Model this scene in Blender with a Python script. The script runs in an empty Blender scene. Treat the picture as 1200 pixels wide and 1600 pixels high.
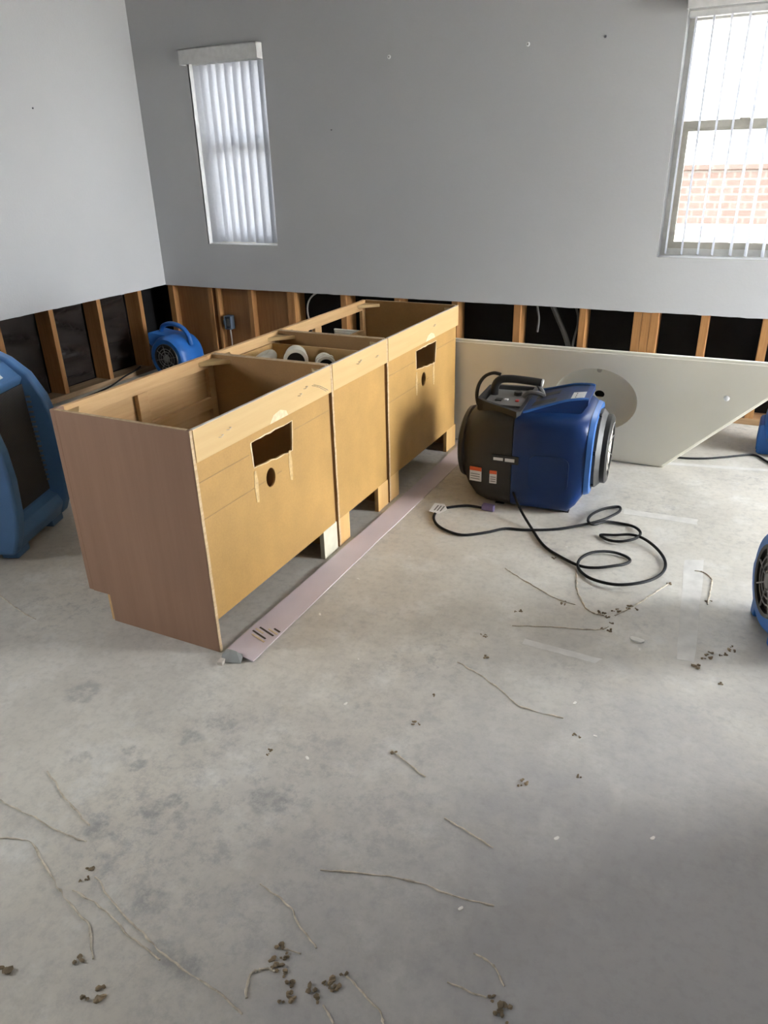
import bpy, bmesh, math, random
from mathutils import Vector, Matrix, noise
from mathutils.geometry import tessellate_polygon
R = math.radians
rnd = random.Random(7)
S = bpy.context.scene
COL = S.collection

# ------------------------------------------------------------------ camera
cam_d = bpy.data.cameras.new('camera')
cam = bpy.data.objects.new('camera', cam_d)
COL.objects.link(cam)
F_PX = 1156.2
cam_d.sensor_fit = 'VERTICAL'
cam_d.sensor_height = 32.0
cam_d.lens = 32.0 * F_PX / 1600.0
cam_d.clip_start = 0.02
YAW, PITCH, ROLL = R(-26.708), R(25.315), R(1.498)
fw = Vector((math.sin(YAW) * math.cos(PITCH), math.cos(YAW) * math.cos(PITCH), -math.sin(PITCH)))
r0 = Vector((math.cos(YAW), -math.sin(YAW), 0))
d0 = fw.cross(r0)
rt = r0 * math.cos(ROLL) + d0 * math.sin(ROLL)
dn = -r0 * math.sin(ROLL) + d0 * math.cos(ROLL)
cam.matrix_world = Matrix(((rt.x, -dn.x, -fw.x, 0), (rt.y, -dn.y, -fw.y, 0), (rt.z, -dn.z, -fw.z, 1.42), (0, 0, 0, 1)))
S.camera = cam

# ------------------------------------------------------------------ sky, sun, exposure
w = bpy.data.worlds.new('sky')
S.world = w
w.use_nodes = True
bg = w.node_tree.nodes['Background']
bg.inputs[0].default_value = (0.93, 0.97, 1.0, 1)
bg.inputs[1].default_value = 36.0
sun_d = bpy.data.lights.new('sun', 'SUN')
sun_d.energy = 22.0
sun_d.angle = R(0.6)
sun_d.color = (1.0, 0.93, 0.82)
sun = bpy.data.objects.new('sun', sun_d)
sun.rotation_euler = Vector((0.0, 0.6, -0.85)).to_track_quat('-Z', 'Y').to_euler()
COL.objects.link(sun)
S.view_settings.view_transform = 'Standard'
S.view_settings.look = 'None'
S.view_settings.gamma = 1.0
S.view_settings.use_curve_mapping = False
S.view_settings.exposure = 0.75
# light portals in the window and door openings, so that daylight is sampled well
def portal(name, loc, direction, sx, sy):
    d = bpy.data.lights.new(name, 'AREA')
    d.shape = 'RECTANGLE'; d.size = sx; d.size_y = sy
    d.cycles.is_portal = True
    o = bpy.data.objects.new(name, d)
    o.location = loc
    o.rotation_euler = Vector(direction).to_track_quat('-Z', 'Z').to_euler()
    COL.objects.link(o)
portal('portal_window_left', (-3.36, 4.76, 1.485), (0, -1, 0), 0.62, 1.18)
portal('portal_window_right', (0.06, 4.76, 1.485), (0, -1, 0), 1.24, 1.18)
portal('portal_door', (3.42, 3.7, 1.2), (-1, 0, 0), 1.35, 2.4)
portal('portal_window_side', (-4.35, -0.175, 1.525), (1, 0, 0), 0.9, 0.8)

# ------------------------------------------------------------------ helpers
def P(c):
    return tuple(c) + (1,) if len(c) == 3 else tuple(c)

class NT:
    def __init__(s, name):
        s.m = bpy.data.materials.new(name); s.m.use_nodes = True
        s.t = s.m.node_tree; s.b = s.t.nodes['Principled BSDF']; s.out = s.t.nodes['Material Output']
    def n(s, kind, **kw):
        nd = s.t.nodes.new(kind)
        for k, v in kw.items():
            if k.startswith('i_'):
                key = k[2:]
                nd.inputs[int(key) if key.isdigit() else key.replace('_', ' ')].default_value = v
            else:
                setattr(nd, k, v)
        return nd
    def l(s, a, b):
        s.t.links.new(a, b)
    def coords(s, scale=(1, 1, 1), kind='Object'):
        tc = s.n('ShaderNodeTexCoord'); mp = s.n('ShaderNodeMapping')
        mp.inputs['Scale'].default_value = scale
        s.l(tc.outputs[kind], mp.inputs['Vector']); return mp.outputs[0]
    def noise(s, v, scale, detail=4, rough=0.55):
        nd = s.n('ShaderNodeTexNoise'); nd.inputs['Scale'].default_value = scale
        nd.inputs['Detail'].default_value = detail; nd.inputs['Roughness'].default_value = rough
        s.l(v, nd.inputs['Vector']); return nd.outputs['Fac']
    def ramp(s, fac, stops):
        nd = s.n('ShaderNodeValToRGB'); e = nd.color_ramp.elements
        e[0].position, e[0].color = stops[0][0], P(stops[0][1])
        e[1].position, e[1].color = stops[-1][0], P(stops[-1][1])
        for p, c in stops[1:-1]:
            q = e.new(p); q.color = P(c)
        s.l(fac, nd.inputs[0]); return nd.outputs[0]
    def mix(s, fac, a, b, mode='MIX'):
        nd = s.n('ShaderNodeMix', data_type='RGBA', blend_type=mode)
        for val, idx in ((fac, 0), (a, 6), (b, 7)):
            if hasattr(val, 'links'): s.l(val, nd.inputs[idx])
            else: nd.inputs[idx].default_value = P(val) if idx else val
        return nd.outputs[2]
    def bump(s, h, strength=0.2, dist=0.01):
        nd = s.n('ShaderNodeBump'); nd.inputs['Strength'].default_value = strength
        nd.inputs['Distance'].default_value = dist
        s.l(h, nd.inputs['Height']); s.l(nd.outputs[0], s.b.inputs['Normal'])

def flat(name, col, rough=0.5, metal=0.0, var=0.06, scale=30, bump=0.0, spec=0.5):
    """paint or plastic with a slight procedural mottling"""
    k = NT(name); v = k.coords()
    f = k.noise(v, scale, 3)
    lo = tuple(max(0, c * (1 - var)) for c in col); hi = tuple(min(1, c * (1 + var)) for c in col)
    k.l(k.ramp(f, [(0.3, lo), (0.7, hi)]), k.b.inputs['Base Color'])
    k.b.inputs['Roughness'].default_value = rough; k.b.inputs['Metallic'].default_value = metal
    k.b.inputs['Specular IOR Level'].default_value = spec
    if bump: k.bump(k.noise(v, scale * 4, 2), bump, 0.002)
    return k.m

def wood(name, dark, light, axis='Z', scale=22, rough=0.65, contrast=(0.35, 0.68)):
    k = NT(name)
    st = {'X': (0.06, 1, 1), 'Y': (1, 0.06, 1), 'Z': (1, 1, 0.06)}[axis]
    v = k.coords(st)
    f1 = k.noise(v, scale, 6, 0.62)
    f2 = k.noise(v, scale * 5, 3, 0.6)
    m = k.mix(0.3, f1, f2)
    c = k.ramp(m, [(contrast[0], dark), (contrast[1], light)])
    k.l(c, k.b.inputs['Base Color']); k.b.inputs['Roughness'].default_value = rough
    k.bump(f2, 0.15, 0.002)
    return k.m

class MB:
    """collects shapes into one bmesh"""
    def __init__(s): s.bm = bmesh.new()
    def face(s, vs):
        try: return s.bm.faces.new(vs)
        except ValueError: return None
    def box(s, x0, x1, y0, y1, z0, z1, bev=0.0, M=None):
        tmp = bmesh.new() if bev or M else s.bm
        vs = [tmp.verts.new((x, y, z)) for x in (x0, x1) for y in (y0, y1) for z in (z0, z1)]
        for f in ((0, 1, 3, 2), (4, 6, 7, 5), (0, 4, 5, 1), (2, 3, 7, 6), (0, 2, 6, 4), (1, 5, 7, 3)):
            tmp.faces.new([vs[i] for i in f])
        if tmp is not s.bm:
            if bev: bmesh.ops.bevel(tmp, geom=tmp.edges[:], offset=bev, segments=2, profile=0.6, affect='EDGES')
            if M: bmesh.ops.transform(tmp, matrix=M, verts=tmp.verts[:])
            s.merge(tmp)
        return s
    def merge(s, tmp):
        me = bpy.data.meshes.new('tmp'); tmp.to_mesh(me); tmp.free()
        s.bm.from_mesh(me); bpy.data.meshes.remove(me)
    def loft(s, rings, cap=True, closed=True):
        rv = [[s.bm.verts.new(p) for p in r] for r in rings]
        n = len(rv[0])
        for a, b in zip(rv, rv[1:]):
            for i in range(n if closed else n - 1):
                j = (i + 1) % n
                s.face((a[i], a[j], b[j], b[i]))
        if cap:
            s.face(rv[0][::-1]); s.face(rv[-1])
        return s
    def plate(s, outline, holes, fn, t0, t1):
        """flat plate with holes; fn(u, v, t) gives the point"""
        loops = [outline] + list(holes)
        tris = tessellate_polygon([[Vector((u, v, 0)) for u, v in lp] for lp in loops])
        flatp = [p for lp in loops for p in lp]
        A = [s.bm.verts.new(fn(u, v, t0)) for u, v in flatp]
        B = [s.bm.verts.new(fn(u, v, t1)) for u, v in flatp]
        for t in tris:
            s.face([A[i] for i in t]); s.face([B[i] for i in reversed(t)])
        o = 0
        for lp in loops:
            n = len(lp)
            for i in range(n):
                a, b = o + i, o + (i + 1) % n
                s.face((A[a], A[b], B[b], B[a]))
            o += n
        return s
    def tube(s, pts, r, n=8, closed=False, smooth=0, rfn=None):
        pts = [Vector(p) for p in pts]
        if smooth: pts = catmull(pts, smooth, closed)
        rings = []
        up = Vector((0, 0, 1)); prev = None
        m = len(pts)
        for i, p in enumerate(pts):
            a = pts[i - 1] if (i or closed) else p
            b = pts[(i + 1) % m] if (i < m - 1 or closed) else p
            t = (b - a).normalized() if (b - a).length else Vector((1, 0, 0))
            if prev is None:
                prev = t.cross(up) if abs(t.dot(up)) < 0.95 else t.cross(Vector((1, 0, 0)))
            x = (prev - t * prev.dot(t)).normalized(); prev = x
            y = t.cross(x)
            rr = rfn(i / max(1, m - 1)) * r if rfn else r
            rings.append([p + (x * math.cos(q) + y * math.sin(q)) * rr for q in [2 * math.pi * k / n for k in range(n)]])
        if closed: rings.append(rings[0])
        return s.loft(rings, cap=not closed)
    def lathe(s, prof, axis='Z', n=32, M=None, close=False):
        """profile of (radius, height) turned about an axis"""
        rings = []
        for r, h in prof:
            rg = []
            for k in range(n):
                a = 2 * math.pi * k / n
                c, d = r * math.cos(a), r * math.sin(a)
                p = {'Z': (c, d, h), 'X': (h, c, d), 'Y': (d, h, c)}[axis]
                rg.append(M @ Vector(p) if M else Vector(p))
            rings.append(rg)
        if close: rings.append(rings[0])
        return s.loft(rings, cap=not close)
    def build(s, name, mat, parent=None, smooth=False, weld=1e-5):
        bmesh.ops.remove_doubles(s.bm, verts=s.bm.verts[:], dist=weld)
        bmesh.ops.recalc_face_normals(s.bm, faces=s.bm.faces[:])
        me = bpy.data.meshes.new(name); s.bm.to_mesh(me); s.bm.free()
        if isinstance(mat, (list, tuple)):
            for mm in mat: me.materials.append(mm)
        else: me.materials.append(mat)
        if smooth:
            for p in me.polygons: p.use_smooth = True
            me.set_sharp_from_angle(angle=R(38))
        o = bpy.data.objects.new(name, me); COL.objects.link(o)
        if parent: o.parent = parent
        return o

def catmull(pts, k, closed=False):
    out = []; n = len(pts)
    rng = n if closed else n - 1
    for i in range(rng):
        p0 = pts[(i - 1) % n] if (closed or i) else pts[0]
        p1, p2 = pts[i], pts[(i + 1) % n]
        p3 = pts[(i + 2) % n] if (closed or i + 2 < n) else pts[-1]
        for j in range(k):
            t = j / k
            out.append(0.5 * ((2 * p1) + (p2 - p0) * t + (2 * p0 - 5 * p1 + 4 * p2 - p3) * t * t + (3 * p1 - p0 - 3 * p2 + p3) * t ** 3))
    if not closed: out.append(pts[-1])
    return out

def tag(o, label=None, cat=None, group=None, kind=None):
    if label: o['label'] = label
    if cat: o['category'] = cat
    if group: o['group'] = group
    if kind: o['kind'] = kind
    return o
def thing(name, loc, label, cat, rotz=0, group=None):
    o = bpy.data.objects.new(name, None); COL.objects.link(o)
    o.empty_display_size = 0.1
    o.location = loc; o.rotation_euler = (0, 0, rotz)
    return tag(o, label, cat, group)
def copy_tree(o, parent=None):
    c = o.copy(); COL.objects.link(c); c.parent = parent
    for ch in list(o.children): copy_tree(ch, c)
    return c
def rrect(u0, u1, v0, v1, r, n=4):
    out = []
    for cx, cy, a0 in ((u1 - r, v1 - r, 0), (u0 + r, v1 - r, 90), (u0 + r, v0 + r, 180), (u1 - r, v0 + r, 270)):
        for k in range(n + 1):
            a = R(a0 + 90 * k / n); out.append((cx + r * math.cos(a), cy + r * math.sin(a)))
    return out
def circ(cx, cy, r, n=24, ry=None):
    return [(cx + r * math.cos(2 * math.pi * k / n), cy + (ry or r) * math.sin(2 * math.pi * k / n)) for k in range(n)]

# ---- layout on the slab (metres, world x/y)
CORD = [(-0.876, 2.973), (-0.784, 2.867), (-0.691, 2.759), (-0.609, 2.638), (-0.528, 2.575), (-0.443, 2.529), (-0.382, 2.524), (-0.322, 2.556), (-0.288, 2.592), (-0.275, 2.641), (-0.295, 2.677), (-0.341, 2.685), (-0.385, 2.66), (-0.426, 2.619), (-0.451, 2.564), (-0.444, 2.513), (-0.406, 2.467), (-0.352, 2.435), (-0.282, 2.426), (-0.211, 2.472), (-0.165, 2.547), (-0.147, 2.633), (-0.157, 2.709), (-0.197, 2.777), (-0.253, 2.829), (-0.307, 2.849), (-0.368, 2.835), (-0.423, 2.823), (-0.384, 2.784), (-0.328, 2.779), (-0.282, 2.823), (-0.275, 2.888), (-0.31, 2.949), (-0.365, 2.965), (-0.428, 2.945), (-0.466, 2.882), (-0.494, 2.91), (-0.492, 2.992), (-0.456, 3.086), (-0.405, 3.13), (-0.39, 3.072), (-0.411, 2.993), (-0.441, 2.939), (-0.497, 2.888), (-0.599, 2.805), (-0.72, 2.746), (-0.798, 2.726), (-0.86, 2.66), (-0.938, 2.6), (-1.012, 2.607), (-1.077, 2.645), (-1.119, 2.709), (-1.128, 2.777), (-1.098, 2.826), (-1.026, 2.879), (-0.951, 2.882)]
CORD2 = [(-0.314, 3.872), (-0.218, 3.862), (-0.114, 3.896), (-0.026, 3.952), (0.061, 4.018), (0.12, 4.043), (0.182, 3.961), (0.296, 3.818)]
STR = [[(-0.698, 2.412), (-0.619, 2.358), (-0.519, 2.302), (-0.453, 2.27), (-0.395, 2.264)], [(-0.451, 2.51), (-0.415, 2.372), (-0.37, 2.275), (-0.334, 2.237), (-0.29, 2.235)], [(-0.56, 2.047), (-0.441, 2.092), (-0.302, 2.137), (-0.267, 2.17)], [(-0.26, 2.248), (-0.219, 2.319), (-0.187, 2.388), (-0.154, 2.464), (-0.12, 2.542)], [(-0.045, 2.677), (-0.011, 2.676), (0.018, 2.638), (0.021, 2.541), (0.018, 2.447)], [(-0.654, 1.785), (-0.569, 1.753), (-0.484, 1.709), (-0.413, 1.664), (-0.294, 1.667)], [(-0.677, 1.354), (-0.612, 1.326), (-0.557, 1.302)], [(-0.465, 1.204), (-0.402, 1.188), (-0.333, 1.17)], [(-0.662, 0.952), (-0.56, 0.989), (-0.471, 1.013), (-0.369, 1.019), (-0.287, 1.032)], [(-0.76, 0.867), (-0.679, 0.849), (-0.628, 0.817), (-0.575, 0.793)], [(-1.493, 0.789), (-1.355, 0.787), (-1.264, 0.782), (-1.198, 0.788)], [(-1.392, 0.708), (-1.322, 0.731), (-1.251, 0.706), (-1.164, 0.673), (-1.14, 0.664), (-1.066, 0.644), (-1.02, 0.626), (-0.967, 0.583)], [(-1.106, 0.727), (-1.003, 0.689), (-0.901, 0.666), (-0.838, 0.651), (-0.767, 0.642), (-0.693, 0.636), (-0.634, 0.626)], [(-1.126, 0.682), (-1.034, 0.675), (-0.942, 0.654), (-0.845, 0.64)], [(-1.462, 0.91), (-1.354, 0.865), (-1.227, 0.826)], [(-0.496, 0.769), (-0.462, 0.758), (-0.411, 0.737), (-0.39, 0.722)], [(-0.508, 0.704), (-0.475, 0.682)], [(-0.288, 0.916), (-0.246, 0.908), (-0.212, 0.883)], [(-0.313, 0.842), (-0.237, 0.845)], [(-0.645, 0.652), (-0.664, 0.684), (-0.655, 0.708), (-0.625, 0.718)], [(-0.639, 0.762), (-0.599, 0.771)], [(-2.344, 1.47), (-2.214, 1.433), (-2.087, 1.408)]]
CL = [(-1.11, 0.494), (-0.636, 0.759), (-0.634, 0.739), (-0.621, 0.729), (-0.605, 0.722), (-0.582, 0.702), (-0.574, 0.683), (-0.544, 0.722), (-0.523, 0.707), (-0.515, 0.74), (-0.507, 0.757), (-0.226, 0.85), (-0.2, 0.846), (-0.201, 0.821), (-0.91, 0.53), (-0.989, 0.569), (-1.134, 0.736), (-1.124, 0.712), (-0.629, 1.955), (-0.585, 1.845), (-0.66, 1.607), (-0.245, 1.611), (-0.326, 1.385), (-0.205, 1.469), (-0.667, 1.349), (-0.284, 2.238), (-0.26, 2.279), (-0.308, 2.249), (-0.262, 2.197), (-0.268, 2.153), (-0.213, 2.322), (-0.12, 2.542), (-0.016, 2.68), (0.021, 2.471), (0.044, 2.124), (0.016, 2.066), (0.051, 2.157), (0.088, 2.162), (0.108, 2.204), (0.089, 2.007), (-0.617, 1.952), (-0.566, 2.143), (-0.438, 2.258), (-0.551, 2.565), (-0.332, 2.449), (-0.973, 1.211), (-0.66, 1.477)]
FL = [(-0.168, 2.13), (-0.279, 1.743), (-1.178, 2.111), (-1.073, 2.348), (-1.188, 1.844), (-0.214, 3.204), (-0.527, 2.674), (-1.257, 1.707), (-0.151, 2.084), (-0.209, 1.257), (-0.346, 0.997), (-0.945, 1.672), (-0.879, 1.467), (-0.867, 1.234), (-0.198, 1.632), (-0.01, 1.35), (-0.157, 3.419), (-0.687, 3.039), (-0.356, 3.416), (-1.538, 1.688), (-1.539, 1.756)]
ST = [(-1.629, 1.19), (-1.415, 0.975), (-1.274, 1.039), (-1.12, 0.929), (-1.094, 0.969), (-0.957, 0.727), (-0.816, 0.654), (-1.194, 0.814), (-1.055, 0.958), (-1.321, 1.065), (-0.88, 1.073), (-1.153, 1.253), (-1.202, 1.174)]
SM = [[(-0.087, 2.751), (-0.02, 2.78), (0.011, 2.084), (-0.039, 2.08)], [(-0.381, 3.133), (-0.076, 3.144), (-0.071, 3.092), (-0.372, 3.079)], [(-0.5, 1.993), (-0.251, 1.984), (-0.265, 1.956), (-0.501, 1.961)], [(-0.287, 3.785), (0.183, 3.878), (0.184, 3.842), (-0.282, 3.749)]]

# ------------------------------------------------------------------ materials
def wall_paint(name, col):
    k = NT(name); v = k.coords()
    f = k.noise(v, 1.3, 3)
    k.l(k.ramp(f, [(0.3, tuple(c * 0.97 for c in col)), (0.7, tuple(c * 1.02 for c in col))]), k.b.inputs['Base Color'])
    k.b.inputs['Roughness'].default_value = 0.55
    k.b.inputs['Specular IOR Level'].default_value = 0.35
    a = k.noise(v, 75, 2, 0.5); b2 = k.noise(v, 28, 2, 0.5)
    k.bump(k.mix(0.5, a, b2), 0.35, 0.004)
    return k.m
WALL = wall_paint('wall_paint', (0.545, 0.55, 0.562))
CEIL = flat('ceiling_paint', (0.45, 0.45, 0.45), 0.8)
STUD = wood('stud_wood', (0.25, 0.1, 0.028), (0.49, 0.255, 0.088), 'Z', 20)
PLATE_WOOD = wood('plate_wood', (0.2, 0.12, 0.06), (0.42, 0.29, 0.17), 'Y', 18)
PLATE_WOOD_X = wood('plate_wood_x', (0.2, 0.11, 0.05), (0.42, 0.27, 0.14), 'X', 18)
PLY = wood('plywood', (0.26, 0.11, 0.035), (0.42, 0.21, 0.075), 'Z', 12)
BLACK_PAPER = flat('black_paper', (0.0045, 0.004, 0.0045), 0.7, var=0.3, scale=12, bump=0.2, spec=0.2)
DARK_PLASTIC = flat('dark_plastic_sheet', (0.024, 0.019, 0.017), 0.3, var=0.2, scale=8)
VINYL = flat('window_vinyl', (0.78, 0.76, 0.7), 0.4)
VINYL_TAN = flat('window_vinyl_tan', (0.6, 0.56, 0.46), 0.45)
WHITE = flat('white_plastic', (0.8, 0.8, 0.79), 0.4)

def floor_mat():
    k = NT('concrete_slab'); v = k.coords()
    big = k.noise(v, 0.9, 5, 0.6)
    mid = k.noise(v, 4.5, 6, 0.68)
    fine = k.noise(v, 42, 4, 0.65)
    base = k.ramp(mid, [(0.28, (0.44, 0.42, 0.38)), (0.5, (0.555, 0.532, 0.483)), (0.72, (0.635, 0.612, 0.56))])
    base = k.mix(k.ramp(big, [(0.42, (0, 0, 0)), (0.62, (0.7, 0.7, 0.7))]), base, (0.57, 0.525, 0.45))
    # dark blotches where old adhesive came away, in broken patches
    patch = k.noise(v, 24, 8, 0.78)
    band = k.noise(v, 2.1, 4, 0.6)
    pm = k.ramp(patch, [(0.50, (0, 0, 0)), (0.62, (1, 1, 1))])
    bm_ = k.ramp(band, [(0.46, (0, 0, 0)), (0.64, (0.6, 0.6, 0.6))])
    base = k.mix(k.mix(1.0, pm, bm_, 'MULTIPLY'), base, (0.29, 0.285, 0.285))
    # a speckled patch in front of the cabinets where dark flecks of old glue remain
    sp_d = k.n('ShaderNodeVectorMath', operation='DISTANCE'); k.l(v, sp_d.inputs[0]); sp_d.inputs[1].default_value = (-0.85, 1.02, 0)
    sp_m = k.n('ShaderNodeMapRange'); sp_m.inputs[1].default_value = 0.75; sp_m.inputs[2].default_value = 0.2; sp_m.inputs[4].default_value = 0.55; k.l(sp_d.outputs['Value'], sp_m.inputs[0])
    sp_n = k.ramp(k.noise(v, 15, 10, 0.8), [(0.5, (0, 0, 0)), (0.6, (1, 1, 1))])
    base = k.mix(k.mix(1.0, sp_n, sp_m.outputs[0], 'MULTIPLY'), base, (0.27, 0.265, 0.27))
    # pale plaster dust
    dust = k.noise(v, 6.3, 7, 0.7)
    base = k.mix(k.ramp(dust, [(0.52, (0, 0, 0)), (0.72, (0.6, 0.6, 0.6))]), base, (0.7, 0.69, 0.66))
    # greyer, darker concrete at the near right, fading outward with a noisy edge
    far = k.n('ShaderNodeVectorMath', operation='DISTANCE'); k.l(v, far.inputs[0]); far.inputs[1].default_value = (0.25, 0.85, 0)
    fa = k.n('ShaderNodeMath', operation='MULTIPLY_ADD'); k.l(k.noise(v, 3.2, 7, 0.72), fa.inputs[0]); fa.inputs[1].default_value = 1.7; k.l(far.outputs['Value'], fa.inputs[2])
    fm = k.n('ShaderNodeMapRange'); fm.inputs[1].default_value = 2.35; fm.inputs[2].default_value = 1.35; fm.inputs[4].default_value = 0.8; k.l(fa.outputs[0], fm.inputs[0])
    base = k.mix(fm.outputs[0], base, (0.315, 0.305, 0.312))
    base = k.mix(k.ramp(fine, [(0.35, (0.22, 0.22, 0.22)), (0.52, (0, 0, 0))]), base, (0.27, 0.26, 0.245))
    # single damp spots with shapes of their own
    warp = k.n('ShaderNodeTexNoise'); warp.inputs['Scale'].default_value = 16; warp.inputs['Detail'].default_value = 4
    k.l(v, warp.inputs['Vector'])
    off = k.n('ShaderNodeVectorMath', operation='MULTIPLY_ADD')
    k.l(warp.outputs['Color'], off.inputs[0]); off.inputs[1].default_value = (0.11, 0.11, 0); k.l(v, off.inputs[2])
    acc = None
    for (sx, sy), rad in zip(ST, (0.05, 0.028, 0.03, 0.045, 0.02, 0.045, 0.06, 0.03, 0.022, 0.02, 0.06, 0.05, 0.04)):
        dist = k.n('ShaderNodeVectorMath', operation='DISTANCE')
        k.l(off.outputs[0], dist.inputs[0]); dist.inputs[1].default_value = (sx + 0.055, sy + 0.055, 0)
        mr = k.n('ShaderNodeMapRange'); mr.inputs[1].default_value = rad; mr.inputs[2].default_value = rad * 0.6
        k.l(dist.outputs['Value'], mr.inputs[0])
        if acc is None: acc = mr.outputs[0]
        else:
            mx = k.n('ShaderNodeMath', operation='MAXIMUM'); k.l(acc, mx.inputs[0]); k.l(mr.outputs[0], mx.inputs[1]); acc = mx.outputs[0]
    brk = k.n('ShaderNodeMath', operation='MULTIPLY'); k.l(acc, brk.inputs[0]); k.l(k.ramp(k.noise(v, 30, 6, 0.7), [(0.38, (0.15, 0.15, 0.15)), (0.55, (1, 1, 1))]), brk.inputs[1]); acc = brk.outputs[0]
    sc = k.n('ShaderNodeMath', operation='MULTIPLY'); k.l(acc, sc.inputs[0]); sc.inputs[1].default_value = 0.45
    base = k.mix(sc.outputs[0], base, (0.2, 0.205, 0.21))
    k.l(base, k.b.inputs['Base Color'])
    k.l(k.ramp(mid, [(0.3, (0.42, 0.42, 0.42)), (0.7, (0.62, 0.62, 0.62))]), k.b.inputs['Roughness'])
    k.b.inputs['Specular IOR Level'].default_value = 0.4
    k.bump(k.mix(0.5, fine, mid), 0.25, 0.004)
    return k.m
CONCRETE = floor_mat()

def glass_mat(name, tint):
    k = NT(name)
    k.t.nodes.remove(k.b)
    tr = k.n('ShaderNodeBsdfTransparent'); gl = k.n('ShaderNodeBsdfGlossy')
    tr.inputs[0].default_value = P(tint); gl.inputs['Roughness'].default_value = 0.02
    fr = k.n('ShaderNodeFresnel'); fr.inputs[0].default_value = 1.25
    mx = k.n('ShaderNodeMixShader')
    k.l(fr.outputs[0], mx.inputs[0]); k.l(tr.outputs[0], mx.inputs[1]); k.l(gl.outputs[0], mx.inputs[2])
    k.l(mx.outputs[0], k.out.inputs[0])
    return k.m
GLASS = glass_mat('door_glass', (1, 1, 1))
DIM_GLASS = glass_mat('dimming_window_glass', (0.4, 0.403, 0.405))   # tint added to dim daylight and the outside view in the back windows

def vane_mat():
    k = NT('blind_vane')
    v = k.coords()
    f = k.noise(v, 60, 2)
    c = k.ramp(f, [(0.3, (0.78, 0.79, 0.82)), (0.7, (0.82, 0.83, 0.86))])
    tl = k.n('ShaderNodeBsdfTranslucent'); df = k.n('ShaderNodeBsdfDiffuse')
    k.l(c, tl.inputs[0]); k.l(c, df.inputs[0])
    mx = k.n('ShaderNodeMixShader'); mx.inputs[0].default_value = 0.5
    k.l(df.outputs[0], mx.inputs[1]); k.l(tl.outputs[0], mx.inputs[2])
    k.l(mx.outputs[0], k.out.inputs[0])
    return k.m
VANE = vane_mat()

# ------------------------------------------------------------------ room shell
XL, XR, YB, YF, ZC, CUT = -4.118, 3.20, 4.55, -3.0, 3.05, 0.603
DW = 0.013           # plasterboard
SD = 0.14            # stud depth
W1 = (-3.66, -3.06, 0.91, 2.06)      # left window opening
W2 = (-0.55, 0.67, 0.905, 2.06)      # right window opening
W3 = (-0.6, 0.25, 1.15, 1.9)            # unseen window, added in the left wall to light the left floor (y0, y1, z0, z1)
D1 = (3.07, 4.32, 0.0, 2.4)         # glazed door in the right wall (y0, y1, z0, z1)

m = MB(); m.box(XL - 0.4, XR + 0.4, YF - 0.3, YB + 0.35, -0.12, 0.0)
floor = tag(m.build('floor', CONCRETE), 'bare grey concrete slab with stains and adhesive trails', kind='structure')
m = MB(); m.box(XL - 0.4, XR + 0.4, YF - 0.3, YB + 0.35, ZC, ZC + 0.15)
tag(m.build('ceiling', CEIL), kind='structure')

def cut_edge(a, b, n, seed):
    out = []
    for i in range(n + 1):
        u = a + (b - a) * i / n
        out.append((u, CUT + 0.005 * noise.noise(Vector((u * 2.1, seed, 0))) + 0.003 * noise.noise(Vector((u * 17, seed, 3)))))
    return out
def rect(w): return [(w[0], w[2]), (w[1], w[2]), (w[1], w[3]), (w[0], w[3])]

# back wall: plasterboard cut off at 60 cm, reveals round the two windows
m = MB()
m.plate([(XR + 0.1, ZC), (XL, ZC)] + cut_edge(XL, XR + 0.1, 160, 1.0), [rect(W1), rect(W2)], lambda u, v, t: (u, t, v), YB, YB + DW)
wall_back = tag(m.build('wall_back', WALL), 'grey textured back wall with its plasterboard cut away at the bottom', kind='structure')
ys = YB + DW + 0.001
for x0, x1, z0, z1 in (W1, W2):
    for bx in ((x0 - 0.02, x0, z0 - 0.02, z1 + 0.02), (x1, x1 + 0.02, z0 - 0.02, z1 + 0.02), (x0, x1, z1, z1 + 0.02), (x0, x1, z0 - 0.02, z0)):
        m = MB(); m.box(bx[0], bx[1], YB + 0.0005, YB + 0.17, bx[2], bx[3]); m.build('window_return', WHITE, wall_back)
m = MB()
m.plate([(XL - 0.4, 0), (XR + 0.4, 0), (XR + 0.4, ZC), (XL - 0.4, ZC)], [rect(W1), rect(W2)], lambda u, v, t: (u, t, v), ys + SD, ys + SD + 0.05)
m.build('sheathing', BLACK_PAPER, wall_back)
m = MB(); m.box(XL - 0.16, XR, ys, ys + SD - 0.002, 0, 0.038, 0.003)
tag(m.build('bottom_plate', PLATE_WOOD_X, wall_back), 'wooden bottom plate on the slab')
for i, (x, wd) in enumerate([(-4.115, 0.05), (-3.735, 0.04), (-3.66, 0.02), (-3.37, 0.038), (-3.03, 0.045), (-2.985, 0.02), (-2.59, 0.045), (-2.18, 0.04),
                             (-1.77, 0.04), (-1.357, 0.045), (-0.952, 0.04), (-0.637, 0.045), (-0.590, 0.045), (-0.543, 0.045),
                             (-0.272, 0.042), (0.04, 0.045), (0.45, 0.04), (0.66, 0.08), (1.05, 0.04), (1.46, 0.04)]):
    m = MB(); m.box(0, wd, 0, SD - 0.003, 0.038, 0.9, 0.002)
    o = m.build('stud', STUD, wall_back); o.location = (x, ys + rnd.uniform(0, 0.003), 0)
# brown plywood nailed between the studs near the corner
for x0, x1 in ((-4.063, -3.737), (-3.638, -3.372), (-3.33, -3.032)):
    m = MB(); m.box(x0, x1, ys + 0.055, ys + 0.067, 0.04, 0.9)
    o = m.build('plywood_panel', PLY, wall_back)

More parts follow.
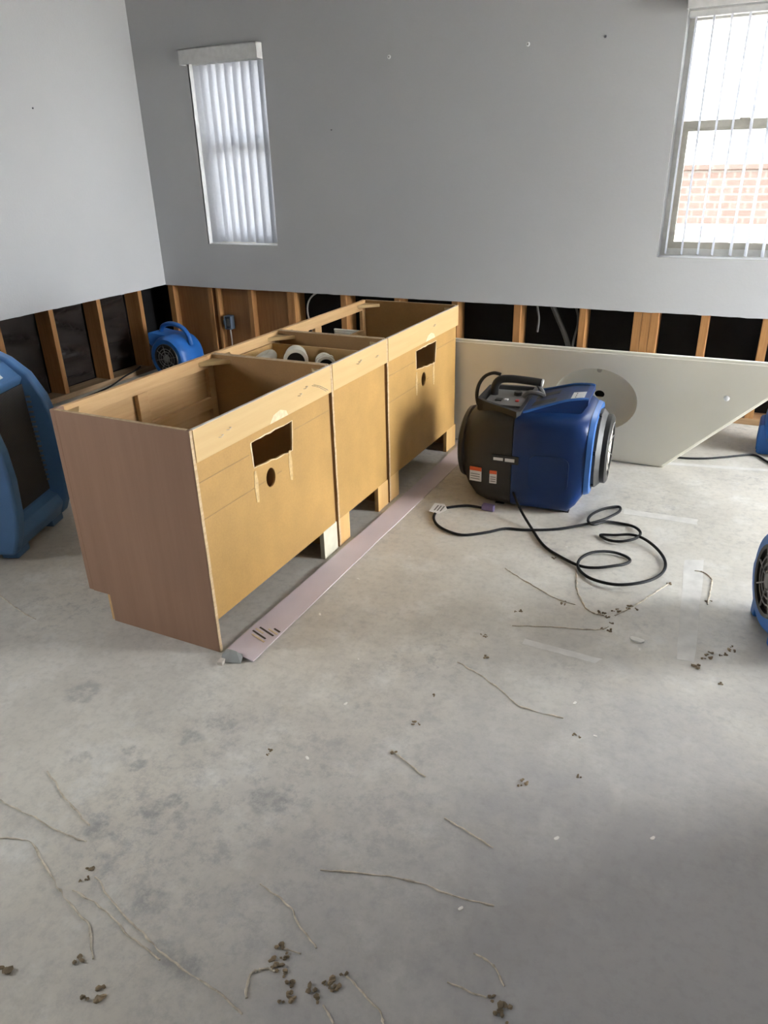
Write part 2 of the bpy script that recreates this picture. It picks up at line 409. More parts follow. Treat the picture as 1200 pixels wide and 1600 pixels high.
# left wall
m = MB()
m.plate([(YB, ZC), (YF, ZC)] + cut_edge(YF, YB, 180, 5.0), [rect(W3)], lambda u, v, t: (t, u, v), XL, XL - DW)
wall_left = tag(m.build('wall_left', WALL), 'pale textured left wall with its plasterboard cut away at the bottom', kind='structure')
xs = XL - DW - 0.001
m = MB(); m.plate(rect((YF, YB + 0.2, 0, ZC)), [rect(W3)], lambda u, v, t: (t, u, v), xs - SD - 0.1, xs - SD - 0.05)
m.build('sheathing', BLACK_PAPER, wall_left)
m = MB(); m.box(xs - SD + 0.002, xs, YF, YB + 0.012, 0, 0.038, 0.003)
tag(m.build('bottom_plate', PLATE_WOOD, wall_left), 'weathered wooden bottom plate on the slab')
yst = [4.259 - 0.410 * k for k in range(0, 12)]
for y in yst:
    m = MB(); m.box(-SD + 0.003, 0, 0, 0.036, 0.038, 0.9, 0.002)
    o = m.build('stud', STUD, wall_left); o.location = (xs - rnd.uniform(0, 0.003), y, 0)
# wrinkled dark sheeting in each bay
for i, y in enumerate(yst[:-1]):
    y0, y1 = yst[i + 1] + 0.037, y - 0.001
    m = MB(); rows = []
    for a in range(25):
        row = []
        for b in range(37):
            yy = y0 + (y1 - y0) * a / 24; zz = 0.04 + 0.66 * b / 36
            e = math.sin(math.pi * a / 24) ** 0.5
            wz = abs(noise.noise(Vector((yy * 1.6 + i * 5, zz * 6.5 + (yy - y0) * 1.2, i)))) 
            dx = 0.05 * max(0, 1 - wz * 3.2) ** 2 * e + 0.012 * noise.noise(Vector((yy * 6, zz * 9, i + 40)))
            row.append((xs - SD - 0.012 + dx, yy, zz))
        rows.append(row)
    m.loft(rows, cap=False, closed=False)
    m.build('plastic_sheet', DARK_PLASTIC, wall_left, smooth=True)

# right wall with a glazed door; wall behind the camera
m = MB()
m.plate([(YF, 0), (YB, 0), (YB, ZC), (YF, ZC)], [[(D1[0], 0.001), (D1[1], 0.001), (D1[1], D1[3]), (D1[0], D1[3])]], lambda u, v, t: (t, u, v), XR, XR + 0.15)
tag(m.build('wall_right', WALL), kind='structure')
m = MB(); m.box(XL - 0.3, XR + 0.3, YF - 0.15, YF, 0, ZC)
tag(m.build('wall_front', WALL), kind='structure')
# unseen wall stub, added to keep door light off the near right floor
m = MB(); m.box(0.78, 0.9, YF, 1.95, 0, ZC)
tag(m.build('wall_light_blocker', WALL), kind='structure')

m = MB()
for a, b, c, d in ((W3[0] - 0.02, W3[0], W3[2], W3[3]), (W3[1], W3[1] + 0.02, W3[2], W3[3]), (W3[0] - 0.02, W3[1] + 0.02, W3[2] - 0.02, W3[2]), (W3[0] - 0.02, W3[1] + 0.02, W3[3], W3[3] + 0.02)):
    m.box(XL - 0.22, XL - 0.002, a, b, c, d)
m.plate(rect(W3), [rect((W3[0] + 0.04, W3[1] - 0.04, W3[2] + 0.04, W3[3] - 0.04))], lambda u, v, t: (t, u, v), XL - 0.19, XL - 0.14)
w3 = tag(m.build('window_3_added', VINYL), 'unseen window added in the left wall for extra light', kind='structure')
m = MB(); m.box(XL - 0.17, XL - 0.165, W3[0] + 0.035, W3[1] - 0.035, W3[2] + 0.035, W3[3] - 0.035); m.build('pane', GLASS, w3)

def window(name, w, label):
    x0, x1, z0, z1 = w
    y0, y1 = YB + 0.125, YB + 0.185
    m = MB()
    m.plate(rect(w), [rect((x0 + 0.035, x1 - 0.035, z0 + 0.035, z1 - 0.035))], lambda u, v, t: (u, t, v), y0, y1)
    o = tag(m.build(name, VINYL), label, kind='structure')
    zm = z0 + (z1 - z0) * 0.565
    m = MB(); m.box(x0 + 0.03, x1 - 0.03, y0 + 0.005, y1 - 0.01, zm - 0.016, zm + 0.02, 0.003); m.build('meeting_rail', VINYL_TAN, o)
    m = MB(); m.plate(rect((x0 + 0.035, x1 - 0.035, z0 + 0.035, zm - 0.016)), [rect((x0 + 0.063, x1 - 0.063, z0 + 0.07, zm - 0.03))], lambda u, v, t: (u, t, v), y0 + 0.012, y0 + 0.035)
    m.build('sash', VINYL_TAN, o)
    m = MB(); m.box(x0 + 0.06, x1 - 0.06, y0 + 0.02, y0 + 0.025, z0 + 0.065, zm - 0.025); m.build('pane', DIM_GLASS, o)
    m = MB(); m.box(x0 + 0.03, x1 - 0.03, y0 + 0.035, y0 + 0.04, zm + 0.015, z1 - 0.03); m.build('pane', DIM_GLASS, o)
    m = MB(); m.box(x0 + (x1 - x0) * .25, x0 + (x1 - x0) * .25 + 0.05, y0 - 0.004, y0 + 0.008, zm + 0.012, zm + 0.026, 0.002); m.build('latch', VINYL_TAN, o)
    return o
window('window_1', W1, 'narrow window behind closed white vertical vanes')
window('window_2', W2, 'single-hung window with a tan meeting rail and open vanes')
m = MB()
y0, y1, z1 = D1[0], D1[1], D1[3]
m.plate(rect((y0, y1, 0.001, z1)), [rect((y0 + 0.06, (y0 + y1) / 2 - 0.03, 0.07, z1 - 0.06)), rect(((y0 + y1) / 2 + 0.03, y1 - 0.06, 0.07, z1 - 0.06))], lambda u, v, t: (t, u, v), XR + 0.06, XR + 0.12)
dr = tag(m.build('door_1', VINYL), 'glazed patio door in the right wall', kind='structure')
for a, b in ((y0 + 0.055, (y0 + y1) / 2 - 0.025), ((y0 + y1) / 2 + 0.025, y1 - 0.055)):
    m = MB(); m.box(XR + 0.088, XR + 0.094, a, b, 0.065, z1 - 0.055); m.build('pane', GLASS, dr)

# ------------------------------------------------------------------ outside
PAVING = flat('yard_paving', (0.62, 0.57, 0.5), 0.9, var=0.1, scale=2)
def brick_mat():
    k = NT('garden_brick'); v = k.coords()
    mp = k.n('ShaderNodeMapping'); mp.inputs['Rotation'].default_value = (R(90), 0, 0)
    k.l(v, mp.inputs['Vector'])
    b = k.n('ShaderNodeTexBrick'); b.inputs['Scale'].default_value = 2.0
    b.inputs['Color1'].default_value = (0.115, 0.078, 0.066, 1); b.inputs['Color2'].default_value = (0.13, 0.095, 0.083, 1)
    b.inputs['Mortar'].default_value = (0.15, 0.135, 0.12, 1); b.inputs['Mortar Size'].default_value = 0.03
    k.l(mp.outputs[0], b.inputs['Vector']); k.l(b.outputs[0], k.b.inputs['Base Color'])
    k.b.inputs['Roughness'].default_value = 0.9
    return k.m
m = MB(); m.box(-30, 30, YF - 25, 40, -0.35, -0.2)
tag(m.build('yard_ground', PAVING), kind='structure')
m = MB()
m.box(-12, 14, 15.6, 15.8, 0.25, 1.16)
m.box(-12, 14, 15.56, 15.84, 1.16, 1.24)
gw = tag(m.build('garden_wall', brick_mat()), 'low pinkish brick garden wall seen through the right window', 'wall')

# unseen eave, added to cut the skylight reaching the back window slats
m = MB(); m.box(-6, 4, YB + 0.2, YB + 1.1, 2.62, 2.75)
tag(m.build('eave_sky_blocker', CEIL), kind='structure')
m = MB(); m.box(-12, 14, 15.5, 15.85, -0.2, 0.25); m.build('footing', PAVING, gw)

# ------------------------------------------------------------------ blinds
def vertical_blind(name, w, n, ang, label, zbot, yc, over, vz):
    x0, x1, z0, z1 = w
    t = thing(name, ((x0 + x1) / 2, YB + 0.06, z0), label, 'blind')
    hw = (x1 - x0) / 2
    m = MB()
    lx = -hw - over
    v0, v1 = z1 - z0 + vz, z1 - z0 + vz + 0.088
    m.box(lx, hw, -0.125, -0.119, v0, v1, 0.0015)
    m.box(lx, lx + 0.006, -0.125, -0.062, v0, v1, 0.0015)
    m.box(hw - 0.006, hw, -0.125, -0.062, v0, v1, 0.0015)
    m.box(lx, hw, -0.125, -0.062, v1 - 0.005, v1)
    m.build('valance', WHITE, t)
    m = MB(); m.box(-hw + 0.005, hw - 0.005, -0.02, 0.02, z1 - z0 - 0.03, z1 - z0 - 0.001, 0.003)
    m.build('head_rail', WHITE, t)
    for i in range(n):
        m = MB()
        prof = []
        for side in (1, -1):
            for k in range(7):
                u = (k / 6 - 0.5) * side
                prof.append((u * 0.089, 0.007 * (1 - 4 * u * u) + side * 0.0006))
        a = ang + rnd.uniform(-3, 3)
        c, s = math.cos(R(a)), math.sin(R(a))
        px = -hw + (2 * hw) * (i + 0.5) / n
        zb = zbot + rnd.uniform(-0.004, 0.006)
        lean = rnd.uniform(-0.004, 0.004)
        rings = []
        for z in (zb, (zb + z1 - z0) / 2, z1 - z0 - 0.03):
            l = lean * (z1 - z0 - z)
            rings.append([(px + l + u * c - v * s, yc + u * s + v * c, z) for u, v in prof])
        m.loft(rings)
        m.build('slat', VANE, t, smooth=True)
    return t
vertical_blind('vertical_blind', W1, 9, 20, 'closed white vertical blind over the narrow left window', 0.012, 0.0, 0.015, -0.035)
vertical_blind('vertical_blind', W2, 15, 98, 'white vertical blind with open slats at the right window', 0.012, -0.002, 0.0, -0.006)

# ------------------------------------------------------------------ cabinets
def fibre(name, col, var=0.12):
    k = NT(name); v = k.coords()
    a = k.noise(v, 140, 3, 0.7); b2 = k.noise(v, 5, 5, 0.6)
    c = k.ramp(b2, [(0.3, tuple(x * (1 - var) for x in col)), (0.7, tuple(min(1, x * (1 + var)) for x in col))])
    c = k.mix(k.ramp(a, [(0.4, (0.18, 0.18, 0.18)), (0.6, (0, 0, 0))]), c, tuple(x * 0.6 for x in col))
    k.l(c, k.b.inputs['Base Color']); k.b.inputs['Roughness'].default_value = 0.6
    return k.m
FIBRE = fibre('fibreboard', (0.40, 0.228, 0.066))
FIBRE_IN = fibre('fibreboard_inside', (0.34, 0.185, 0.06))
NAILER = wood('pale_plywood_rail', (0.47, 0.31, 0.13), (0.58, 0.41, 0.195), 'Y', 9, 0.55, (0.3, 0.75))
VENEER = wood('veneer', (0.245, 0.132, 0.077), (0.32, 0.182, 0.112), 'Z', 9, 0.5, (0.3, 0.7))
EDGE = wood('particleboard_edge', (0.4, 0.27, 0.14), (0.62, 0.47, 0.3), 'Y', 60)
FRAME = wood('frame_wood', (0.52, 0.31, 0.13), (0.68, 0.45, 0.22), 'Y', 16)
PINE = wood('pine_block', (0.5, 0.29, 0.1), (0.6, 0.38, 0.15), 'Z', 14)
PALE_BLOCK = flat('pale_block', (0.56, 0.53, 0.41), 0.6)
TORN = flat('torn_paper', (0.66, 0.53, 0.34), 0.8, var=0.15, scale=60)
SCUFF = flat('scuffed_paper', (0.52, 0.36, 0.175), 0.8, var=0.2, scale=80)
STEEL = flat('staple_steel', (0.5, 0.48, 0.44), 0.35, metal=0.8)
SCORE = flat('score_line', (0.3, 0.19, 0.08), 0.8)

CD, CH = 0.545, 0.752
def cabinet(y0, y1, label, end_veneer, hole, blocks, kind):
    W = y1 - y0
    t = thing('vanity_cabinet', (-1.37, y0, 0), label, 'cabinet', group='row of stripped vanity cabinets')
    side = [(-0.01, 0), (-0.01, CH), (-0.526, CH), (-0.526, 0.105), (-0.452, 0.105), (-0.452, 0)]
    for k, (a, b) in enumerate(((0, 0.012), (W - 0.012, W))):
        m = MB()
        sd = [(p[0] + 0.010 if (p[0] == -0.01 and k == 0) else p[0], p[1]) for p in side]
        m.plate(sd, [], lambda u, v, tt: (u, tt, v), a, b)
        o = m.build('side_panel', VENEER if (end_veneer and k == 0) else FIBRE_IN, t)
        if end_veneer and k == 0: tag(o, 'brown wood-grain veneer end panel')
        m = MB(); m.box(-0.526, -0.012, a + 0.001, b - 0.001, CH, CH + 0.0015); m.build('panel_edge', EDGE, o)
    # raw edge band of the near side, slightly proud and ragged
    m = MB()
    for q in range(30):
        z = q * CH / 30
        m.box(-0.002, 0.0012 + rnd.random() * 0.0015, 0.0, 0.0115, z, z + CH / 30)
    m.build('raw_edge', EDGE, t)
    # back panel
    m = MB()
    y_end = W - 0.022
    lo = 0.118
    out = [(0.0125, lo), (y_end, lo), (y_end, CH - 0.004), (0.0125, CH - 0.004)]
    holes = []
    if hole:
        hy, hz = hole
        rgt = []
        def rag(a, b, n, amp, sd):
            return [(a[0] + (b[0] - a[0]) * i / n + (amp * noise.noise(Vector((i * 1.7, sd, 0))) if 0 < i else 0),
                     a[1] + (b[1] - a[1]) * i / n + (amp * noise.noise(Vector((i * 1.3, sd, 7))) if 0 < i else 0)) for i in range(n)]
        A, B2, C2, D2 = (hy, hz), (hy + 0.222, hz - 0.016), (hy + 0.235, hz + 0.086), (hy - 0.004, hz + 0.086)
        rgt = rag(A, B2, 9, 0.007, 1 + hy) + rag(B2, C2, 5, 0.003, 2 + hy) + rag(C2, D2, 9, 0.004, 3 + hy) + rag(D2, A, 5, 0.003, 4 + hy)
        holes = [rgt, circ(hy + 0.085, hz - 0.066, 0.027, 20, 0.034)]
    m.plate(out, holes, lambda u, v, tt: (tt, u, v), -0.007, -0.001)
    bp = m.build('back_panel', FIBRE, t)
    if holes:
        cx, cy = sum(p[0] for p in rgt) / len(rgt), sum(p[1] for p in rgt) / len(rgt)
        def grow(lp, e, sd):
            o = []
            for i, p in enumerate(lp):
                d = Vector((p[0] - cx, p[1] - cy)); d.normalize()
                g = e * (0.5 + 1.0 * abs(noise.noise(Vector((i * 0.9, sd, 1)))))
                o.append((p[0] + d.x * g, p[1] + d.y * g))
            return o
        m = MB(); m.plate(grow(rgt, 0.006, hy), [rgt], lambda u, v, tt: (tt, u, v), -0.001, 0.0004)
        m.build('torn_edge', TORN, bp)
        m = MB()
        for a in (0, 1):   # scuffed vertical tracks below the cut-out
            yy = hy + (0.0, 0.205)[a]
            pts = [(yy - 0.006, hz - 0.12), (yy + 0.008, hz - 0.125), (yy + 0.012, hz - 0.05), (yy + 0.006, hz - 0.012), (yy - 0.004, hz - 0.012), (yy - 0.01, hz - 0.06)]
            m = MB(); m.plate(pts, [], lambda u, v, tt: (tt, u, v), -0.001, 0.0003)
            m.build('scuff', SCUFF, bp)
    if kind != 'mid':
        for z in (0.588, 0.470):
            seg = [(0.014, y_end)]
            if hole: seg = [(0.014, hy - 0.02), (hy + 0.25, y_end)] if z > 0.5 else [(0.014, hy + 0.05), (hy + 0.125, hy + 0.15)]
            for a, b in seg:
                m = MB(); m.box(-0.0015, 0.0002, a, b, z - 0.0012, z + 0.0012); m.build('score_line', SCORE, bp)
    m = MB(); m.box(-0.001, 0.004, 0.012, W - 0.002, 0.652, CH - 0.001, 0.0015)
    br = m.build('back_rail', NAILER, t)
    if hole:
        m = MB()
        lp = [(hy + 0.10, 0.653), (hy + 0.21, 0.653), (hy + 0.20, 0.672), (hy + 0.165, 0.684), (hy + 0.125, 0.677)]
        m.plate(lp, [], lambda u, v, tt: (tt, u, v), 0.004, 0.0043); m.build('plaster_smear', TORN, br)
    # whitish filler line along the top of the rail
    m = MB(); m.box(-0.006, 0.0035, 0.012, W - 0.002, CH - 0.001, CH + 0.001); m.build('top_edge', flat('grey_edge', (0.5, 0.46, 0.4), 0.7), br)
    # face frame
    for nm, a, b, z0, z1, mt in (('stile', 0.0, 0.042, 0.105, CH, FRAME), ('stile', W - 0.042, W, 0.105, CH, FRAME),
                             ('top_rail', 0.042, W - 0.042, 0.702, CH - 0.001, FRAME), ('bottom_rail', 0.042, W - 0.042, 0.105, 0.145, FRAME)):
        m = MB(); m.box(-CD - 0.003, -CD + 0.016, a + (0.002 if a == 0 else 0), b, z0, z1, 0.0015)
        o = m.build(nm, VENEER if (end_veneer and nm == 'stile' and a == 0) else mt, t)
    m = MB(); m.box(-0.526, -0.012, 0.012, W - 0.012, 0.108, 0.119); m.build('bottom_panel', FIBRE_IN, t)
    m = MB(); m.box(-0.468, -0.452, 0.004, W, 0.0, 0.1, 0.002)
    tag(m.build('toe_kick', FRAME, t), 'chipped toe-kick board')
    # corner braces
    for a in (0.012, W - 0.012):
        s = 1 if a < 0.1 else -1
        m = MB(); m.plate([(-0.526, a), (-0.526, a + s * 0.085), (-0.44, a)], [], lambda u, v, tt: (u, v, tt), 0.722, 0.737)
        m.build('corner_brace', NAILER, t)
        m = MB(); m.plate([(-0.013, a), (-0.013, a + s * 0.05), (-0.07, a)], [], lambda u, v, tt: (u, v, tt), 0.726, 0.738)
        m.build('corner_brace', NAILER, t)
    for (a, b, mt) in blocks:
        m = MB(); m.box(-0.02, 0.0, a - y0, b - y0, 0.0, 0.121, 0.002)
        m.build('foot_block', mt, t)
    # staples left in the rail
    sp = {'near': [(0.12, 0.695), (0.16, 0.705), (0.56, 0.7), (0.6, 0.715)], 'mid': [(0.2, 0.71), (0.215, 0.715), (0.36, 0.7)], 'far': [(0.5, 0.71)]}[kind]
    for a, z in sp:
        m = MB(); m.tube([(0.003, a, z), (0.014, a + 0.001, z + 0.002), (0.014, a + 0.012, z + 0.006), (0.003, a + 0.013, z + 0.004)], 0.0009, 5)
        m.build('staple', STEEL, t)
    return t, W
near, Wn = cabinet(1.52, 2.310, 'nearest stripped cabinet with a brown veneer end panel', True, (0.282, 0.537), [(2.195, 2.3, PALE_BLOCK)], 'near')
mid, Wm = cabinet(2.312, 2.782, 'narrow middle cabinet holding an open drawer of white pipe fittings', False, None, [(2.314, 2.405, PINE), (2.672, 2.772, PINE)], 'mid')
far, Wf = cabinet(2.784, 3.622, 'farthest stripped cabinet with its end against the cream countertop', False, (0.314, 0.545), [(2.79, 2.888, PINE), (3.49, 3.618, PINE)], 'far')
# two long staples bent out of the near rail
for q in (0, 1):
    m = MB(); y = 0.655 + 0.012 * q
    m.tube([(0.002, y, 0.712), (0.03, y + 0.004, 0.708), (0.055, y + 0.012, 0.694)], 0.0011, 5)
    tag(m.build('bent_nail', STEEL, near), 'nail bent out of the rail')
# near cabinet: drawer front and door backs seen from inside
for nm, a, b, z0, z1 in (('drawer_front', 0.03, 0.39, 0.50, 0.72), ('door', 0.03, 0.37, 0.12, 0.49), ('door', 0.41, 0.77, 0.12, 0.56), ('drawer_front', 0.41, 0.77, 0.57, 0.72)):
    m = MB(); m.box(-CD - 0.0215, -CD - 0.0035, a, b, z0, z1, 0.002); m.build(nm, FRAME, near)
for nm, a, b, z0, z1 in (('centre_stile', 0.355, 0.405, 0.145, 0.702), ('middle_rail', 0.405, Wn - 0.042, 0.54, 0.585), ('middle_rail', 0.042, 0.29, 0.47, 0.51)):
    m = MB(); m.box(-CD, -CD + 0.018, a, b, z0, z1, 0.0015); m.build(nm, FRAME, near)
m = MB(); m.box(-0.40, -0.12, 0.35, 0.64, 0.1195, 0.131, 0.002); tag(m.build('loose_board', FRAME, near), 'loose board lying on the cabinet floor')
# middle cabinet: top drawer box
d = MB(); d.box(-CD - 0.0225, -CD - 0.0035, 0.02, Wm - 0.02, 0.58, 0.735, 0.002)
drw = d.build('drawer', FRAME, mid)
DRW = wood('drawer_wood', (0.42, 0.25, 0.09), (0.55, 0.35, 0.14), 'X', 14)
for nm, bx in (('drawer_side', (-0.52, -0.05, 0.045, 0.057, 0.63, 0.712)), ('drawer_side', (-0.52, -0.05, Wm - 0.085, Wm - 0.073, 0.63, 0.712)),
               ('drawer_back', (-0.062, -0.05, 0.057, Wm - 0.085, 0.63, 0.70)), ('drawer_bottom', (-0.52, -0.05, 0.045, Wm - 0.073, 0.626, 0.634)),
               ('drawer_end', (-0.525, -0.513, 0.057, Wm - 0.085, 0.63, 0.712))):
    m = MB(); m.box(*bx, 0.001); m.build(nm, DRW, drw)
m = MB(); m.box(-CD - 0.0215, -CD - 0.0035, 0.02, Wm - 0.02, 0.13, 0.57, 0.002); m.build('drawer_front', FRAME, mid)
# far cabinet: one closed bay, one open bay
for nm, bx in (('centre_stile', (-CD, -CD + 0.018, 0.30, 0.36, 0.145, 0.702)), ('middle_rail', (-CD, -CD + 0.018, 0.36, Wf - 0.042, 0.55, 0.598)),
               ('drawer_front', (-CD - 0.0215, -CD - 0.0035, 0.03, 0.275, 0.5, 0.72)), ('door', (-CD - 0.0215, -CD - 0.0035, 0.03, 0.33, 0.12, 0.49))):
    m = MB(); m.box(*bx, 0.0015); m.build(nm, FRAME, far)

# PVC fittings in the drawer (middle cabinet)
PVC = flat('pvc', (0.72, 0.68, 0.58), 0.4)
BORE_SHADE = flat('painted_bore_shade', (0.03, 0.03, 0.032), 0.5)
def fitting(loc, r, l, rot, label, flange=False, collar=True):
    t = thing('pipe_fitting', loc, label, 'pipe fitting', group='white pipe fittings in the drawer')
    M = Matrix.Rotation(rot[1], 4, 'Z') @ Matrix.Rotation(rot[0], 4, 'Y')
    M = Matrix.Translation((0, 0, r * (1.28 if flange else 1.13) + 0.001)) @ M
    m = MB(); m.lathe([(r, -l / 2), (r, l / 2), (r * 0.8, l / 2), (r * 0.8, -l / 2)], 'X', 28, M, True); m.build('pipe', PVC, t, smooth=True)
    m = MB(); m.lathe([(r * 1.12, l * 0.2), (r * 1.12, l * 0.5 + 0.002), (r * 0.82, l * 0.5 + 0.002), (r * 0.82, l * 0.2)], 'X', 28, M, True); m.build('collar', PVC, t, smooth=True)
    m = MB(); m.lathe([(0.0, l * 0.15), (r * 0.81, l * 0.15), (r * 0.81, l * 0.2), (0.0, l * 0.2)], 'X', 24, M); tag(m.build('bore', BORE_SHADE, t), 'dark disc painting the shade in the bore')  # dark disc puts the shade inside the white pipe into colour
    if flange:
        m = MB()
        n = 40
        def ring(x, rr): return [M @ Vector((x, rr * (1 + (0.09 if k % 5 < 2 else 0)) * math.cos(2 * math.pi * k / n), rr * (1 + (0.09 if k % 5 < 2 else 0)) * math.sin(2 * math.pi * k / n))) for k in range(n)]
        def rin(x, rr): return [M @ Vector((x, rr * math.cos(2 * math.pi * k / n), rr * math.sin(2 * math.pi * k / n))) for k in range(n)]
        m.loft([rin(l * 0.15, r * 0.95), ring(l * 0.15, r * 1.18), ring(l * 0.34, r * 1.18), rin(l * 0.34, r * 0.95), rin(l * 0.15, r * 0.95)], cap=False)
        m.build('slip_nut', PVC, t, smooth=True)
    return t
fitting((-1.69, 2.58, 0.6345), 0.046, 0.1, (0, R(-58)), 'large white pipe coupling at the back of the drawer')
fitting((-1.545, 2.57, 0.6345), 0.036, 0.09, (0, R(-54)), 'white pipe fitting with a ribbed slip nut, right in the drawer', True)
t = thing('pipe_trap', (-1.825, 2.51, 0.6345), 'curved white drain trap lying left in the drawer', 'pipe fitting', group='white pipe fittings in the drawer')
m = MB(); m.tube([(-0.02, -0.09, 0.025), (-0.016, -0.02, 0.035), (-0.004, 0.04, 0.055), (0.016, 0.062, 0.062), (0.034, 0.04, 0.058), (0.034, 0.0, 0.05)], 0.022, 14, smooth=5)
m.build('pipe', PVC, t, smooth=True)
m = MB(); m.tube([(0.034, 0.004, 0.051), (0.034, -0.025, 0.046)], 0.028, 16); m.build('slip_nut', PVC, t, smooth=True)
m = MB(); m.box(-1.64, -1.595, 2.50, 2.60, 0.6348, 0.646, 0.002)
tag(m.build('plastic_bracket', PVC), 'small flat white plastic piece between the pipe fittings', 'bracket')

# ------------------------------------------------------------------ lilac strip along the cabinets
LILAC = flat('lilac_paper', (0.6, 0.52, 0.55), 0.5, var=0.05, scale=6)
GREYPAPER = flat('grey_paper', (0.28, 0.29, 0.28), 0.7)
t = thing('paper_strip', (-1.30, 1.53, 0), 'long lilac strip lying on the slab along the cabinet feet', 'strip')
m = MB(); rows = []
N = 60
for i in range(N + 1):
    y = 2.10 * i / N
    ww = 0.052 + 0.009 * max(0, 1 - y / 0.9) + 0.0012 * noise.noise(Vector((y * 6, 2, 0)))
    cx = 0.004 * math.sin(y * 1.6)
    h = 0.006 + 0.003 * math.sin(y * 2.4 + 0.6) + 0.001 * noise.noise(Vector((y * 4, 0, 0)))
    rows.append([(cx - ww * 0.86, y, h + 0.003), (cx + ww, y + (0.0 if i else -0.012), h), (cx + ww, y + (0.0 if i else -0.012), h - 0.0035), (cx - ww * 0.86, y, h - 0.0005)])
m.loft(rows); m.build('strip', LILAC, t)
m = MB()
fl = [[(-0.055, 0.005, 0.010), (-0.04, -0.035, 0.02), (-0.035, -0.055, 0.002)], [(-0.03, 0.0, 0.012), (-0.015, -0.02, 0.034), (-0.01, -0.045, 0.006)],
      [(-0.015, 0.0, 0.012), (0.002, -0.016, 0.03), (0.006, -0.04, 0.004)], [(0.012, 0.0, 0.011), (0.022, -0.012, 0.014), (0.026, -0.032, 0.002)]]
fl = [a + [(p[0], p[1] - 0.001, p[2] - 0.0015) for p in reversed(a)] for a in fl]
m.loft(fl); tag(m.build('torn_flap', GREYPAPER, t), 'torn grey paper flap curled up at the near end')
m = MB()
m.box(-0.05, -0.032, -0.06, 0.0, 0.0, 0.012, 0.002, Matrix.Rotation(R(12), 4, 'Z')); m.build('crumpled_core', flat('gypsum', (0.55, 0.5, 0.44), 0.9, var=.2), t)
PRINT = flat('dark_print', (0.06, 0.045, 0.03), 0.8)
for q, (a, b) in enumerate(((-0.02, 0.035), (-0.032, 0.025), (-0.034, 0.0), (-0.03, 0.03), (-0.005, 0.034), (0.005, 0.03))):
    y = 0.1 + 0.014 * q
    m = MB(); m.box(a * 1.2, b * 1.2, y, y + 0.006, 0.0092, 0.0105)
    o = m.build('print_bar', PRINT if q % 2 else TORN, t); o.rotation_euler = (0, R(1), R(-18)); o.location = (-0.035, 0.0, 0.001)

# ------------------------------------------------------------------ cream vanity countertop standing on edge
CREAM = flat('cream_marble', (0.88, 0.845, 0.73), 0.28, var=0.03, scale=3)
t = thing('vanity_countertop', (0, 3.692, 0.001), 'cream countertop with an oval sink bowl standing on edge behind the blue fan', 'countertop')
t.rotation_euler = (R(5.6), 0, 0)
poly = [(-2.12, 0.0), (-0.29, 0.0), (0.288, 0.578), (-2.12, 0.578)]
def inset(pl, e):
    out = []; n = len(pl)
    for i in range(n):
        p, a, b = Vector(pl[i]), Vector(pl[i - 1]), Vector(pl[(i + 1) % n])
        d1, d2 = (p - a).normalized(), (b - p).normalized()
        n1, n2 = Vector((-d1.y, d1.x)), Vector((-d2.y, d2.x))
        bis = (n1 + n2).normalized()
        q = p + bis * (e / bis.dot(n1)); out.append((q.x, q.y))
    return out
oval = circ(-0.652, 0.322, 0.206, 48, 0.164)
m = MB()
ip = inset(poly, 0.014)
m.plate(ip, [oval], lambda u, v, tt: (u, tt, v), 0.0, 0.004)
m.loft([[(u, 0.0, v) for u, v in ip], [(u, 0.005, v) for u, v in inset(poly, 0.012)], [(u, 0.007, v) for u, v in inset(poly, 0.003)], [(u, 0.011, v) for u, v in poly],
        [(u, 0.02, v) for u, v in poly]], cap=False)
back = [bm for bm in poly]
m.plate(poly, [circ(-0.652, 0.322, 0.215, 48, 0.173)], lambda u, v, tt: (u, tt, v), 0.0195, 0.02)
m.build('slab', CREAM, t)
m = MB(); rings = []
for k in range(13):
    q = k / 12 * math.pi / 2
    s = max(0.12, math.cos(q) ** 0.55); dep = 0.13 * math.sin(q) ** 1.0
    rings.append([(-0.652 + 0.206 * s * math.cos(a), dep, 0.322 - 0.02 * (1 - s) + 0.164 * s * math.sin(a)) for a in [2 * math.pi * j / 48 for j in range(48)]])
outer = [[(-0.652 + (p[0] + 0.652) * 1.05, p[1] + 0.009, 0.322 + (p[2] - 0.322) * 1.06) for p in r] for r in reversed(rings)]
m.loft(rings + outer + [rings[0]], cap=False)
bw = tag(m.build('sink_bowl', CREAM, t, smooth=True), 'oval sink bowl')
m = MB(); m.lathe([(0.0, 0.0), (0.011, 0.0), (0.013, 0.003), (0.013, 0.006), (0.0, 0.006)], 'Y', 20, Matrix.Translation((-0.642, 0.020, 0.475)) @ Matrix.Rotation(R(-35), 4, 'X'))
m.build('overflow_hole', STEEL, bw)
m = MB(); m.lathe([(0.0, 0.0), (0.02, 0.0), (0.024, 0.006), (0.0, 0.006)], 'Y', 20, Matrix.Translation((-0.652, 0.108, 0.235)))
m.build('drain', STEEL, bw)
m = MB(); m.lathe([(0.0, -0.009), (0.008, -0.008), (0.0125, -0.004), (0.0135, 0.001), (0.0, 0.001)], 'Y', 20, Matrix.Translation((-0.056, 0.0, 0.398)))
tag(m.build('plug', WHITE, t, smooth=True), 'small round white plug')

